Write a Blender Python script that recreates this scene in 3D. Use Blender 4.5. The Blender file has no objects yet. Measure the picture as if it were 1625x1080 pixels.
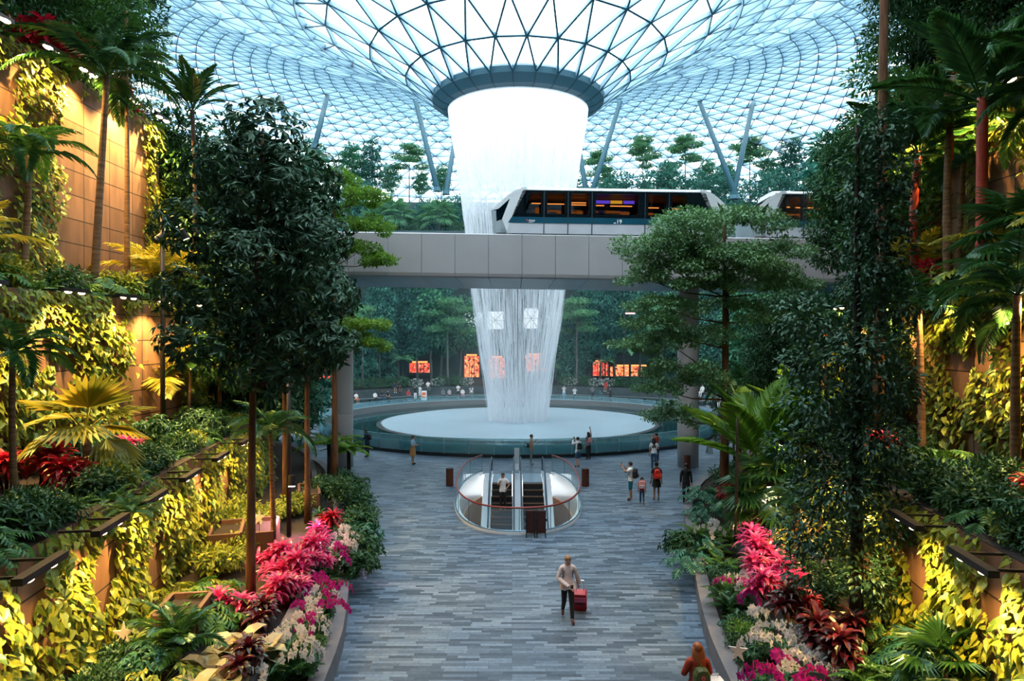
EXPOSURE = 0.24
SKY = 4.6
HAZE = .0018
SPRAY = .005

import bpy, math, random
import numpy as np
from mathutils import Vector, Matrix
PI = math.pi
rnd = random.Random(11)
rng = np.random.default_rng(5)
scene = bpy.context.scene
COL = scene.collection
F = 1100.0; CX = 812.5; HY = 535.0; EYE = 7.3      # photograph measured: focal length in px, centre, horizon row, eye height

def at(px, py, Y):
    """the point of the place that the photograph shows at a pixel, at depth Y"""
    return ((px - CX) / F * Y, Y, EYE - (py - HY) / F * Y)
def ground(px, py, z=0.0):
    Y = F * (EYE - z) / (py - HY)
    return ((px - CX) / F * Y, Y, z)

def unit(a):
    a = np.asarray(a, float); return a / (np.linalg.norm(a, axis=-1, keepdims=True) + 1e-9)
# ------------------------------------------------------------------ materials
MATS = {}
def nt_new(name):
    m = bpy.data.materials.new(name); m.use_nodes = True
    nt = m.node_tree; nt.nodes.clear()
    out = nt.nodes.new('ShaderNodeOutputMaterial')
    MATS[name] = m
    return m, nt, out
def N(nt, t, **kw):
    n = nt.nodes.new(t)
    for k, v in kw.items(): setattr(n, k, v)
    return n
def c4(c): return (c[0], c[1], c[2], 1.0)
def pmat(name, col, rough=.5, metal=0., var=0., scale=3., spec=.5, stretch=None, bump=0.):
    m, nt, out = nt_new(name)
    b = N(nt, 'ShaderNodeBsdfPrincipled')
    b.inputs['Base Color'].default_value = c4(col); b.inputs['Roughness'].default_value = rough
    b.inputs['Metallic'].default_value = metal; b.inputs['Specular IOR Level'].default_value = spec
    if var or bump:
        tc = N(nt, 'ShaderNodeTexCoord'); mp = N(nt, 'ShaderNodeMapping')
        if stretch: mp.inputs['Scale'].default_value = stretch
        nz = N(nt, 'ShaderNodeTexNoise'); nz.inputs['Scale'].default_value = scale; nz.inputs['Detail'].default_value = 5
        nt.links.new(tc.outputs['Object'], mp.inputs['Vector']); nt.links.new(mp.outputs['Vector'], nz.inputs['Vector'])
        if var:
            r = N(nt, 'ShaderNodeValToRGB')
            r.color_ramp.elements[0].position = .3; r.color_ramp.elements[1].position = .7
            r.color_ramp.elements[0].color = c4([max(0, x * (1 - var)) for x in col]); r.color_ramp.elements[1].color = c4([min(1, x * (1 + var)) for x in col])
            nt.links.new(nz.outputs['Fac'], r.inputs['Fac']); nt.links.new(r.outputs['Color'], b.inputs['Base Color'])
        if bump:
            bp = N(nt, 'ShaderNodeBump'); bp.inputs['Strength'].default_value = bump; bp.inputs['Distance'].default_value = .05
            nt.links.new(nz.outputs['Fac'], bp.inputs['Height']); nt.links.new(bp.outputs['Normal'], b.inputs['Normal'])
    nt.links.new(b.outputs[0], out.inputs[0])
    return m
def leafmat(name, c1, c2, trans=.35, gloss=.10, rough=.35, c3=None):
    gloss *= .6
    """leaf: diffuse + translucent + a waxy coat; the tone differs from leaf to leaf"""
    m, nt, out = nt_new(name)
    g = N(nt, 'ShaderNodeNewGeometry'); r = N(nt, 'ShaderNodeValToRGB')
    r.color_ramp.elements[0].color = c4(c1); r.color_ramp.elements[1].color = c4(c2)
    if c3:
        e = r.color_ramp.elements.new(.9); e.color = c4(c2); r.color_ramp.elements[2].color = c4(c3)
    nt.links.new(g.outputs['Random Per Island'], r.inputs['Fac'])
    d = N(nt, 'ShaderNodeBsdfDiffuse'); t = N(nt, 'ShaderNodeBsdfTranslucent'); gl = N(nt, 'ShaderNodeBsdfGlossy')
    gl.inputs['Roughness'].default_value = rough; gl.inputs['Color'].default_value = (.55, .85, .70, 1)
    m1 = N(nt, 'ShaderNodeMixShader'); m1.inputs[0].default_value = trans
    m2 = N(nt, 'ShaderNodeMixShader'); m2.inputs[0].default_value = gloss
    nt.links.new(r.outputs['Color'], d.inputs['Color']); nt.links.new(r.outputs['Color'], t.inputs['Color'])
    nt.links.new(d.outputs[0], m1.inputs[1]); nt.links.new(t.outputs[0], m1.inputs[2])
    nt.links.new(m1.outputs[0], m2.inputs[1]); nt.links.new(gl.outputs[0], m2.inputs[2])
    nt.links.new(m2.outputs[0], out.inputs[0])
    return m
def emat(name, col, strength):
    m, nt, out = nt_new(name)
    e = N(nt, 'ShaderNodeEmission'); e.inputs[0].default_value = c4(col); e.inputs[1].default_value = strength
    nt.links.new(e.outputs[0], out.inputs[0]); return m
def glassmat(name, tint, coat=.08, rough=.03, diff=0., dcol=(.8, .9, .95)):
    m, nt, out = nt_new(name)
    t = N(nt, 'ShaderNodeBsdfTransparent'); t.inputs[0].default_value = c4(tint)
    g = N(nt, 'ShaderNodeBsdfGlossy'); g.inputs['Roughness'].default_value = rough
    mx = N(nt, 'ShaderNodeMixShader'); mx.inputs[0].default_value = coat
    nt.links.new(t.outputs[0], mx.inputs[1]); nt.links.new(g.outputs[0], mx.inputs[2])
    last = mx
    if diff:
        d = N(nt, 'ShaderNodeBsdfDiffuse'); d.inputs[0].default_value = c4(dcol)
        tl = N(nt, 'ShaderNodeBsdfTranslucent'); tl.inputs[0].default_value = c4(dcol)
        md = N(nt, 'ShaderNodeMixShader'); md.inputs[0].default_value = .5
        nt.links.new(d.outputs[0], md.inputs[1]); nt.links.new(tl.outputs[0], md.inputs[2])
        m3 = N(nt, 'ShaderNodeMixShader'); m3.inputs[0].default_value = diff
        nt.links.new(mx.outputs[0], m3.inputs[1]); nt.links.new(md.outputs[0], m3.inputs[2]); last = m3
    nt.links.new(last.outputs[0], out.inputs[0]); return m

# ------------------------------------------------------------------ mesh building
class MB:
    """collects vertices and faces (with a material index) for ONE mesh object"""
    def __init__(self): self.v = []; self.f = []; self.mi = []; self.n = 0
    def add(self, v, f, mi=0):
        v = np.asarray(v, float).reshape(-1, 3); b = self.n
        self.v.append(v); self.n += len(v)
        for q in f: self.f.append([i + b for i in q]); self.mi.append(mi)
        return self
    def box(self, c, s, rz=0., mi=0, mat=None):
        x, y, z = [k / 2 for k in s]
        v = np.array([(-x,-y,-z),(x,-y,-z),(x,y,-z),(-x,y,-z),(-x,-y,z),(x,-y,z),(x,y,z),(-x,y,z)])
        if mat is not None: v = v @ np.array(mat).T
        if rz:
            k, q = math.cos(rz), math.sin(rz); v = v @ np.array([[k, q, 0], [-q, k, 0], [0, 0, 1]])
        return self.add(v + np.array(c), [(0,3,2,1),(4,5,6,7),(0,1,5,4),(1,2,6,5),(2,3,7,6),(3,0,4,7)], mi)
    def tube(self, pts, rad, n=8, mi=0, cap=True, flat=1.0):
        pts = [np.array(p, float) for p in pts]
        if not hasattr(rad, '__len__'): rad = [rad] * len(pts)
        V = []; up = None
        for i, p in enumerate(pts):
            d = pts[min(i + 1, len(pts) - 1)] - pts[max(i - 1, 0)]
            d = d / (np.linalg.norm(d) + 1e-9)
            if up is None:
                up = np.array([0, 0, 1.]) if abs(d[2]) < .9 else np.array([1., 0, 0])
            s = np.cross(d, up); s /= np.linalg.norm(s) + 1e-9
            up = np.cross(s, d)
            for k in range(n):
                a = 2 * PI * k / n
                V.append(p + rad[i] * (math.cos(a) * s + flat * math.sin(a) * up))
        f = []
        for i in range(len(pts) - 1):
            for k in range(n):
                a, b = i * n + k, i * n + (k + 1) % n
                f.append((a, b, b + n, a + n))
        if cap:
            f.append(tuple(range(n - 1, -1, -1))); f.append(tuple(range((len(pts) - 1) * n, len(pts) * n)))
        return self.add(V, f, mi)
    def lathe(self, prof, n=32, c=(0, 0, 0), mi=0, closed=False, a0=0., a1=2 * PI):
        full = abs(a1 - a0 - 2 * PI) < 1e-6
        m = n if full else n + 1
        V = []
        for k in range(m):
            a = a0 + (a1 - a0) * k / n
            for r, z in prof: V.append((c[0] + r * math.cos(a), c[1] + r * math.sin(a), c[2] + z))
        f = []; L = len(prof)
        for k in range(n):
            k2 = (k + 1) % m
            for j in range(L - (0 if closed else 1)):
                j2 = (j + 1) % L
                f.append((k * L + j, k2 * L + j, k2 * L + j2, k * L + j2))
        return self.add(V, f, mi)
    def prism(self, poly, h0, h1, axis=2, mi=0):
        n = len(poly); V = []
        for h in (h0, h1):
            for a, b in poly:
                V.append((a, b, h) if axis == 2 else ((a, h, b) if axis == 1 else (h, a, b)))
        f = [tuple(range(n - 1, -1, -1)), tuple(range(n, 2 * n))]
        for i in range(n): j = (i + 1) % n; f.append((i, j, j + n, i + n))
        return self.add(V, f, mi)
    def ball(self, c, r, n=10, m=6, mi=0):
        r = (r, r, r) if not hasattr(r, '__len__') else r
        V = [(c[0], c[1], c[2] - r[2])]
        for j in range(1, m):
            t = -PI / 2 + PI * j / m
            for k in range(n):
                a = 2 * PI * k / n
                V.append((c[0] + r[0] * math.cos(t) * math.cos(a), c[1] + r[1] * math.cos(t) * math.sin(a), c[2] + r[2] * math.sin(t)))
        V.append((c[0], c[1], c[2] + r[2])); top = len(V) - 1; f = []
        for k in range(n):
            k2 = (k + 1) % n
            f.append((0, 1 + k2, 1 + k)); f.append((top, top - n + k, top - n + k2))
            for j in range(m - 2): a = 1 + j * n; f.append((a + k, a + k2, a + n + k2, a + n + k))
        return self.add(V, f, mi)
    def mesh(self, name, mats, smooth=False):
        me = bpy.data.meshes.new(name)
        V = np.concatenate(self.v) if self.v else np.zeros((0, 3))
        me.vertices.add(len(V)); me.vertices.foreach_set('co', V.astype(np.float32).ravel())
        lens = np.array([len(q) for q in self.f], np.int32)
        idx = np.fromiter((i for q in self.f for i in q), np.int32, int(lens.sum()))
        me.loops.add(len(idx)); me.loops.foreach_set('vertex_index', idx)
        me.polygons.add(len(lens))
        me.polygons.foreach_set('loop_start', np.concatenate([[0], np.cumsum(lens)[:-1]]).astype(np.int32))
        me.polygons.foreach_set('material_index', np.array(self.mi, np.int32))
        me.polygons.foreach_set('use_smooth', np.full(len(lens), bool(smooth)))
        me.update(calc_edges=True); me.validate()
        for m in (mats if isinstance(mats, (list, tuple)) else [mats]): me.materials.append(m)
        return me
    def build(self, name, mats, parent=None, smooth=False, loc=None, rz=0.):
        return link(name, self.mesh(name, mats, smooth), parent, loc, rz)
def link(name, data, parent=None, loc=None, rz=0.):
    o = bpy.data.objects.new(name, data); COL.objects.link(o)
    if parent is not None: o.parent = parent
    if loc is not None: o.location = loc
    if rz: o.rotation_euler[2] = rz
    return o
def tag(o, label=None, cat=None, group=None, kind=None):
    if label: o['label'] = label
    if cat: o['category'] = cat
    if group: o['group'] = group
    if kind: o['kind'] = kind
    return o
def thing(name, label, cat, loc=(0, 0, 0), rz=0., group=None):
    o = link(name, None, None, loc, rz); return tag(o, label, cat, group)
def struct(o): o['kind'] = 'structure'; return o
KIDS = {}
def kids(o):
    return [c for c in COL.objects if c.parent == o]
def dup(root, ch, loc, rz=0., label=None, scale=1., group=None):
    """a copy of a thing and of each of its parts; the mesh data is shared"""
    r = root.copy(); COL.objects.link(r); r.location = loc; r.rotation_euler = (0, 0, rz); r.scale = (scale,) * 3 if not hasattr(scale, '__len__') else scale
    if label: r['label'] = label
    if group: r['group'] = group
    for c in ch:
        d = c.copy(); COL.objects.link(d); d.parent = r
    return r

# ------------------------------------------------------------------ camera, sky
cam_d = bpy.data.cameras.new('camera'); cam = bpy.data.objects.new('camera', cam_d); COL.objects.link(cam)
cam_d.sensor_width = 36.0; cam_d.lens = 36.0 * F / 1625.0; cam_d.clip_end = 400; cam_d.clip_start = .2
cam.location = (0, 0, EYE); cam.rotation_euler = (PI / 2 - math.atan(5 / F), 0, 0)
scene.camera = cam
vs = scene.view_settings
scene.display_settings.display_device = 'sRGB'
vs.view_transform = 'Standard'; vs.look = 'None'; vs.gamma = 1.0; vs.exposure = EXPOSURE; vs.use_curve_mapping = False
w = bpy.data.worlds.new('overcast_sky'); scene.world = w; w.use_nodes = True
wn = w.node_tree; wn.nodes.clear()
wo = wn.nodes.new('ShaderNodeOutputWorld'); wb = wn.nodes.new('ShaderNodeBackground')
wtc = wn.nodes.new('ShaderNodeTexCoord'); wnz = wn.nodes.new('ShaderNodeTexNoise'); wnz.inputs['Scale'].default_value = 2.0
wr = wn.nodes.new('ShaderNodeValToRGB')
wr.color_ramp.elements[0].color = (.80, .90, .96, 1); wr.color_ramp.elements[1].color = (.96, .99, 1.0, 1)
wn.links.new(wtc.outputs['Generated'], wnz.inputs['Vector']); wn.links.new(wnz.outputs['Fac'], wr.inputs['Fac'])
wn.links.new(wr.outputs['Color'], wb.inputs['Color']); wb.inputs['Strength'].default_value = SKY
wn.links.new(wb.outputs[0], wo.inputs[0])
scene.cycles.max_bounces = 7; scene.cycles.diffuse_bounces = 3; scene.cycles.glossy_bounces = 3; scene.cycles.transparent_max_bounces = 24
scene.cycles.transmission_bounces = 4; scene.cycles.volume_bounces = 0
scene.cycles.caustics_reflective = False; scene.cycles.caustics_refractive = False
scene.cycles.sample_clamp_indirect = 4.0
scene.cycles.use_denoising = True

# ------------------------------------------------------------------ floor
PX, PY, PR = 0.5, 57.9, 16.1            # pool centre and rim radius
WX, WY, WA, WB, WT = 0.27, 32.0, 2.62, 6.2, 36.9   # escalator well: ellipse centre, half-axes, straight back edge
def well_xy(a, g=0.):
    c, s = math.cos(a), math.sin(a); e = 2 / 2.5
    return (WA + g) * math.copysign(abs(c) ** e, c), (WB + g) * math.copysign(abs(s) ** e, s)
def well_outline(n=72, grow=0.):
    pts = []
    for k in range(n):
        a = 2 * PI * k / n
        ex, ey = well_xy(a, grow); x, y = WX + ex, WY + ey
        if y > WT:
            t = (WT - WY) / (y - WY); x, y = WX + (x - WX) * t, WT
        pts.append((x, y))
    return pts
m, nt, out = nt_new('stone_paving')
tc = N(nt, 'ShaderNodeTexCoord'); mp = N(nt, 'ShaderNodeMapping'); nt.links.new(tc.outputs['Object'], mp.inputs['Vector'])
br = N(nt, 'ShaderNodeTexBrick'); br.offset = .37; br.offset_frequency = 3; br.squash = .7; br.squash_frequency = 2
br.inputs['Scale'].default_value = 1.0; br.inputs['Brick Width'].default_value = .75; br.inputs['Row Height'].default_value = .125
br.inputs['Mortar Size'].default_value = .004; br.inputs['Color1'].default_value = (.052, .078, .110, 1); br.inputs['Color2'].default_value = (.205, .275, .345, 1)
br.inputs['Mortar'].default_value = (.05, .07, .09, 1); br.inputs['Bias'].default_value = -.1
nz = N(nt, 'ShaderNodeTexNoise'); nz.inputs['Scale'].default_value = .35; nz.inputs['Detail'].default_value = 4
nz2 = N(nt, 'ShaderNodeTexNoise'); nz2.inputs['Scale'].default_value = 9; nz2.inputs['Detail'].default_value = 6
rr = N(nt, 'ShaderNodeValToRGB'); rr.color_ramp.elements[0].position = .35; rr.color_ramp.elements[1].position = .7
rr.color_ramp.elements[0].color = (.75, .85, .95, 1); rr.color_ramp.elements[1].color = (1.25, 1.2, 1.15, 1)
mx = N(nt, 'ShaderNodeMix', data_type='RGBA', blend_type='MULTIPLY'); mx.inputs[0].default_value = .8
mx2 = N(nt, 'ShaderNodeMix', data_type='RGBA', blend_type='OVERLAY'); mx2.inputs[0].default_value = .35
pb = N(nt, 'ShaderNodeBsdfPrincipled'); pb.inputs['Roughness'].default_value = .38; pb.inputs['Specular IOR Level'].default_value = .45
nt.links.new(mp.outputs[0], br.inputs['Vector']); nt.links.new(tc.outputs['Object'], nz.inputs['Vector']); nt.links.new(tc.outputs['Object'], nz2.inputs['Vector'])
nt.links.new(nz.outputs['Fac'], rr.inputs['Fac']); nt.links.new(br.outputs['Color'], mx.inputs[6]); nt.links.new(rr.outputs['Color'], mx.inputs[7])
nt.links.new(mx.outputs[2], mx2.inputs[6]); nt.links.new(nz2.outputs['Fac'], mx2.inputs[7])
nt.links.new(mx2.outputs[2], pb.inputs['Base Color'])
bp = N(nt, 'ShaderNodeBump'); bp.inputs['Strength'].default_value = .25; bp.inputs['Distance'].default_value = .02
nt.links.new(br.outputs['Fac'], bp.inputs['Height']); bp.invert = True; nt.links.new(bp.outputs[0], pb.inputs['Normal'])
nt.links.new(pb.outputs[0], out.inputs[0])
M = MATS
fl = MB(); wo_ = well_outline(); n = len(wo_)
V = []; fc = []
for (x, y) in wo_:
    d = math.hypot(x - WX, y - WY); ux, uy = (x - WX) / d, (y - WY) / d
    for s in (d, d + 3, 12 + d, 110.): V.append((WX + ux * s, WY + uy * s, 0))
for i in range(n):
    j = (i + 1) % n
    for q in range(3): fc.append((i * 4 + q, i * 4 + q + 1, j * 4 + q + 1, j * 4 + q))
fl.add(V, fc); struct(fl.build('floor', M['stone_paving']))

# ------------------------------------------------------------------ glass roof: a ring funnel that rises to a crest and falls to the rim
PROF = [(6.9, 27.1), (9.1, 28.7), (12, 30.4), (15.5, 32.4), (20, 34.6), (26, 36.9), (32, 38.5), (38, 39.3), (44, 39.0), (50, 37.6), (56, 34.8), (62, 30.5), (68, 24.5), (73, 18)]
def roof_z(r):
    for (r0, z0), (r1, z1) in zip(PROF, PROF[1:]):
        if r <= r1: return z0 + (z1 - z0) * (r - r0) / (r1 - r0)
    return PROF[-1][1]
def roof_pt(r, a):
    return np.array((PX + r * math.cos(a), PY + r * math.sin(a), roof_z(r)))
pmat('steel_pale', (.38, .57, .68), .45, .0, spec=.4); pmat('steel_edge', (.03, .13, .19), .4, .3)
glassmat('roof_glass', (.95, .98, 1.0), .03, .05, diff=.035, dcol=(.80, .92, 1.0))
rows = []                                          # (radius, node count, phase)
for k, r in enumerate([6.9, 9.1, 12.0, 15.4]): rows.append((r, 26, .5 * (k % 2)))
for k, r in enumerate([17.6, 20.0, 22.6, 25.4, 28.4]): rows.append((r, 52, .5 * ((k + 1) % 2)))
r = 30.2
k = 0
while r < 73: rows.append((r, 104, .5 * ((k) % 2))); r += 1.62; k += 1
rows.append((73., 104, .5 * (k % 2)))
glass = MB(); steel = MB(); pts = []; tri = []; edges = set()
off = []
for r, n_, ph in rows:
    off.append(len(pts))
    for i in range(n_): pts.append(roof_pt(r, 2 * PI * (i + ph) / n_ + .06))
def ang(ri, i): r, n_, ph = rows[ri]; return 2 * PI * (i + ph) / n_
for a in range(len(rows) - 1):
    (r0, n0, p0), (r1, n1, p1) = rows[a], rows[a + 1]
    i0 = lambda i: off[a] + i % n0
    i1 = lambda i: off[a + 1] + i % n1
    if n0 == n1:
        for i in range(n0):
            if p1 > p0: t = [(i0(i), i0(i + 1), i1(i)), (i0(i + 1), i1(i + 1), i1(i))]
            else: t = [(i0(i), i0(i + 1), i1(i + 1)), (i0(i), i1(i + 1), i1(i))]
            tri += t
    else:
        # twice as many nodes outside: the outer row's node nearest in angle to each inner node
        for i in range(n0):
            j = round(ang(a, i) / (2 * PI) * n1 - p1)
            tri += [(i0(i), i1(j), i1(j - 1)), (i0(i), i1(j + 1), i1(j)), (i0(i), i0(i + 1), i1(j + 1))]
for t in tri:
    for u, v in ((t[0], t[1]), (t[1], t[2]), (t[2], t[0])): edges.add((min(u, v), max(u, v)))
P_ = np.array(pts)
glass.add(P_, tri)
for u, v in edges:
    p, q = P_[u], P_[v]; m_ = (p + q) / 2
    rad = np.array([m_[0] - PX, m_[1] - PY, 0]); rr_ = np.linalg.norm(rad); rad /= rr_
    sl = (roof_z(min(rr_ + .8, 72.9)) - roof_z(max(rr_ - .8, 6.9))) / 1.6
    nrm = np.array([rad[0] * sl, rad[1] * sl, -1.0]); nrm /= np.linalg.norm(nrm)      # inward (downward)
    d = (q - p) / np.linalg.norm(q - p); s = np.cross(d, nrm); s /= np.linalg.norm(s)
    dep = .62 if rr_ > 17 else .34; hw = .045 if rr_ > 17 else .055; ew = .006 if rr_ > 17 else .015; eh = .03 if rr_ > 17 else .05
    c = [p + s * hw, p - s * hw, p - s * hw + nrm * dep, p + s * hw + nrm * dep, q + s * hw, q - s * hw, q - s * hw + nrm * dep, q + s * hw + nrm * dep]
    e = [p - s * (hw + ew) + nrm * (dep + eh), p + s * (hw + ew) + nrm * (dep + eh), q + s * (hw + ew) + nrm * (dep + eh), q - s * (hw + ew) + nrm * (dep + eh),
         p - s * (hw + ew) + nrm * dep, p + s * (hw + ew) + nrm * dep, q + s * (hw + ew) + nrm * dep, q - s * (hw + ew) + nrm * dep]
    steel.add(c, [(0, 3, 7, 4), (1, 5, 6, 2)], 0)
    steel.add(e, [(0, 1, 2, 3), (4, 7, 6, 5), (0, 4, 5, 1), (3, 2, 6, 7), (1, 5, 6, 2), (0, 3, 7, 4)], 1)
ceil_ = struct(glass.build('ceiling', M['roof_glass']))
st = steel.build('steel_grid', [M['steel_pale'], M['steel_edge']], ceil_)

# outer walls of the hall under the roof rim, and the building masses beside the planted valley
pmat('dark_wall', (.022, .035, .035), .8, var=.4, scale=.3)
wl = MB(); wl.lathe([(73.2, -8), (73.2, 18)], 96, (PX, PY, 0)); struct(wl.build('wall_rear', M['dark_wall']))

# ring at the roof's eye
pmat('ring_metal', (.045, .145, .20), .5); pmat('ring_seam', (.02, .05, .07), .6)
t = thing('roof_ring', 'dark grey-blue metal ring around the opening at the foot of the glass roof', 'ring', (PX, PY, 27.1))
rg = MB(); rg.lathe([(7.15, .1), (7.1, -.35), (6.35, -.85), (5.75, -1.0), (5.6, -.6), (5.9, .3), (6.9, .35)], 104, closed=True); rg.build('ring_shell', M['ring_metal'], t, smooth=False)
for k in range(26):
    a = 2 * PI * k / 26 + .06
    s = MB(); s.tube([(7.16 * math.cos(a), 7.16 * math.sin(a), .1), (7.11 * math.cos(a), 7.11 * math.sin(a), -.36), (6.35 * math.cos(a), 6.35 * math.sin(a), -.87), (5.75 * math.cos(a), 5.75 * math.sin(a), -1.01)], .025, 4)
    s.build('seam', M['ring_seam'], t)

# slanting tube columns that carry the roof
pmat('column_steel', (.035, .125, .165), .5)
COLS = [((520, 152, 90), (500, 232, 84)), ((444, 140, 92), (452, 190, 86)), ((659, 158, 92), (694, 300, 86)), ((723, 218, 94), (708, 305, 86)),
        ((984, 163, 92), (938, 310, 86)), ((1109, 160, 92), (1168, 312, 86)), ((1196, 155, 92), (1163, 312, 86)), ((914, 205, 96), (930, 305, 88))]
CL = ['slanting pale blue roof tube rising behind the dark tree left of the ring', 'short blue roof tube topping the dark tree at far left', 'leaning blue roof tube just left of the waterfall lip',
      'blue roof tube nearest the left edge of the falling water', 'blue roof tube leaning right to the ring, above the train', 'left arm of the blue V of roof tubes above the train',
      'right arm of the blue V of roof tubes above the train', 'thin blue roof tube just right of the falling water']
for (a, b), l in zip(COLS, CL):
    A = np.array(at(*a)); B = np.array(at(*b))
    rA = min(math.hypot(A[0] - PX, A[1] - PY), 72)
    A = A + (A - B) / np.linalg.norm(A - B) * max(0.2, min(3, (roof_z(rA) - A[2])))
    mb = MB(); mb.tube([(0, 0, 0), tuple(A - B)], [.34, .3], 12)
    o = thing('roof_column', l, 'column', tuple(B), group=None)
    mb.build('tube', M['column_steel'], o, smooth=True)
    c = MB(); c.lathe([(.0, -.3), (.5, -.3), (.42, .2), (.0, .2)], 12); c.build('base_plate', M['column_steel'], o)

# ------------------------------------------------------------------ raised track across the hall
TILT = .0150
def bz(x): return -TILT * (x + 6.5)           # the track drops slightly to the right
TB0, TB1 = 10.38, 12.62                        # fascia lower and upper edge at x=-6.5
YF, YB = 35.0, 42.9
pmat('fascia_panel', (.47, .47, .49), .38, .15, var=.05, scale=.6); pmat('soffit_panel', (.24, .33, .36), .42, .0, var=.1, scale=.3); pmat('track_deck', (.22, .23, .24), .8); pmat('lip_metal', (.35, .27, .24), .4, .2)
tr = thing('elevated_track', 'pale grey panelled elevated track crossing the hall in front of the waterfall', 'bridge', (0, YF, 0))
pw = 1.69; x0 = (669 - CX) / F * YF
for k in range(-16, 17):
    xa, xb = x0 + k * pw + .009, x0 + (k + 1) * pw - .009
    mb = MB()
    prof = [(0.12, TB1), (0., TB1 - .05), (0., TB0 + .22), (.05, TB0 + .06), (.16, TB0)]
    V = []
    for x in (xa, xb):
        for y, z in prof: V.append((x, y, z + bz(x)))
        for y, z in reversed(prof): V.append((x, y + .12 if y < .16 else y + .06, z + bz(x)))
    L = len(prof) * 2
    mb.add(V, [(j, (j + 1) % L, L + (j + 1) % L, L + j) for j in range(L)] + [tuple(range(L - 1, -1, -1)), tuple(range(L, 2 * L))], 0)
    for i, f_ in enumerate(mb.f):
        pass
    mb.build('fascia_panel', M['fascia_panel'], tr)
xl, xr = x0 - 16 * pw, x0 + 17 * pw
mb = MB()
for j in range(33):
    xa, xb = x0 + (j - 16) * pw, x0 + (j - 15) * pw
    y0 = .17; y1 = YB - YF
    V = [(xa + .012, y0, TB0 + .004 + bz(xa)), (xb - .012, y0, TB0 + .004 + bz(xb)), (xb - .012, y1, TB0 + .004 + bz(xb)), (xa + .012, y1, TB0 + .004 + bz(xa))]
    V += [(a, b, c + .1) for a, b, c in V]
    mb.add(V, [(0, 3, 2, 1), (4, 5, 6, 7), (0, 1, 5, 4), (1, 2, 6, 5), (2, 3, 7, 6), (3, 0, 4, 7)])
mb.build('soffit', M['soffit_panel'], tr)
mb = MB(); V = []
for x in (xl, xr):
    for y, z in ((.13, TB0 + .12), (YB - YF, TB0 + .12), (YB - YF, TB1 - .3), (.13, TB1 - .3)): V.append((x, y, z + bz(x)))
mb.add(V, [(0, 1, 5, 4), (1, 2, 6, 5), (2, 3, 7, 6), (3, 0, 4, 7), (3, 2, 1, 0), (4, 5, 6, 7)])
mb.build('deck', M['track_deck'], tr)
pmat('column_paint', (.52, .48, .455), .45, var=.05, scale=.8)
for px, lab in ((543.5, 'round grey bridge column at left, behind the dark leafy tree'), (1092, 'round grey bridge column at right with a bin at its foot')):
    x, y, z = at(px, 540, 39.2)
    o = thing('bridge_column', lab, 'column', (x, y, 0))
    c = MB(); c.lathe([(0, .0), (.59, .0), (.59, 3.0), (.585, 3.02)], 40); c.build('lower_shaft', M['column_paint'], o, smooth=True)
    c = MB(); c.lathe([(.585, 3.04), (.59, 3.06), (.59, TB0 + bz(x) + .1)], 40); c.build('upper_shaft', M['column_paint'], o, smooth=True)

# ------------------------------------------------------------------ pool
pmat('pool_wall', (.015, .26, .30), .16, .0, var=.12, scale=.25, spec=.6); pmat('pool_plinth', (.012, .02, .024), .5); pmat('steel', (.55, .58, .6), .3, .9)
pmat('rail_pale', (.22, .46, .48), .4); pmat('pool_inner', (.42, .56, .60), .5)
m = pmat('pool_water', (.006, .025, .03), .08, spec=.05); 
pmat('shallow_water', (.27, .37, .43), .45, var=.08, scale=.18, spec=.4, bump=.15)
glassmat('rail_glass', (.80, .95, .96), .10, .04, diff=.10, dcol=(.55, .85, .9))
po = thing('round_pool', 'big round pool with teal glass wall catching the waterfall', 'pool', (PX, PY, 0))
mb = MB(); mb.lathe([(16.0, 0.), (16.0, .22), (15.2, .22), (15.2, 0)], 128, closed=True); mb.build('plinth', M['pool_plinth'], po)
mb = MB(); mb.lathe([(15.98, .24), (15.98, .78), (15.90, .78), (15.90, .24)], 128, closed=True); mb.build('wall', M['pool_wall'], po)
mb = MB(); mb.lathe([(15.88, .70), (15.2, .24), (15.2, .60), (15.88, .78)][:2] , 128); mb.build('inner_ledge', M['pool_plinth'], po); mb = MB(); mb.lathe([(15.885, .24), (15.885, .79)], 128); mb.build('inner_face', M['pool_inner'], po)
mb = MB(); mb.lathe([(15.3, .27), (11.6, .275)], 128); mb.build('dark_water', M['pool_water'], po)
mb = MB(); mb.lathe([(11.62, .22), (11.62, .30), (11.2, .34), (11.2, .2)], 128, closed=True); mb.build('inner_rim', M['pool_plinth'], po)
mb = MB(); V = [(0, 0, .40)]; fcs = []
for j in range(1, 13):
    for k in range(96):
        a = 2 * PI * k / 96; rr_ = 11.3 * j / 12
        V.append((rr_ * math.cos(a), rr_ * math.sin(a), .34 + .06 * (1 - j / 12) + .012 * math.sin(7 * a + j)))
for k in range(96):
    fcs.append((0, 1 + k, 1 + (k + 1) % 96))
    for j in range(11): b = 1 + j * 96; fcs.append((b + k, b + 96 + k, b + 96 + (k + 1) % 96, b + (k + 1) % 96))
mb.add(V, fcs); mb.build('shallow_water', M['shallow_water'], po, smooth=True)
npan = 64
for k in range(npan):
    a0, a1 = 2 * PI * k / npan + .0012, 2 * PI * (k + 1) / npan - .0012
    g = MB(); V = []
    for a in (a0, a1):
        for r_ in (16.06, 16.085):
            for z in (.2, 1.12): V.append((r_ * math.cos(a), r_ * math.sin(a), z))
    g.add(V, [(0, 1, 5, 4), (2, 6, 7, 3), (1, 3, 7, 5), (0, 4, 6, 2), (0, 2, 3, 1), (4, 5, 7, 6)])
    g.build('glass_panel', M['rail_glass'], po)
mb = MB(); mb.lathe([(16.05, 1.125), (16.10, 1.125), (16.10, 1.165), (16.05, 1.165)], 128, closed=True); mb.build('top_rail', M['rail_pale'], po)
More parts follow.
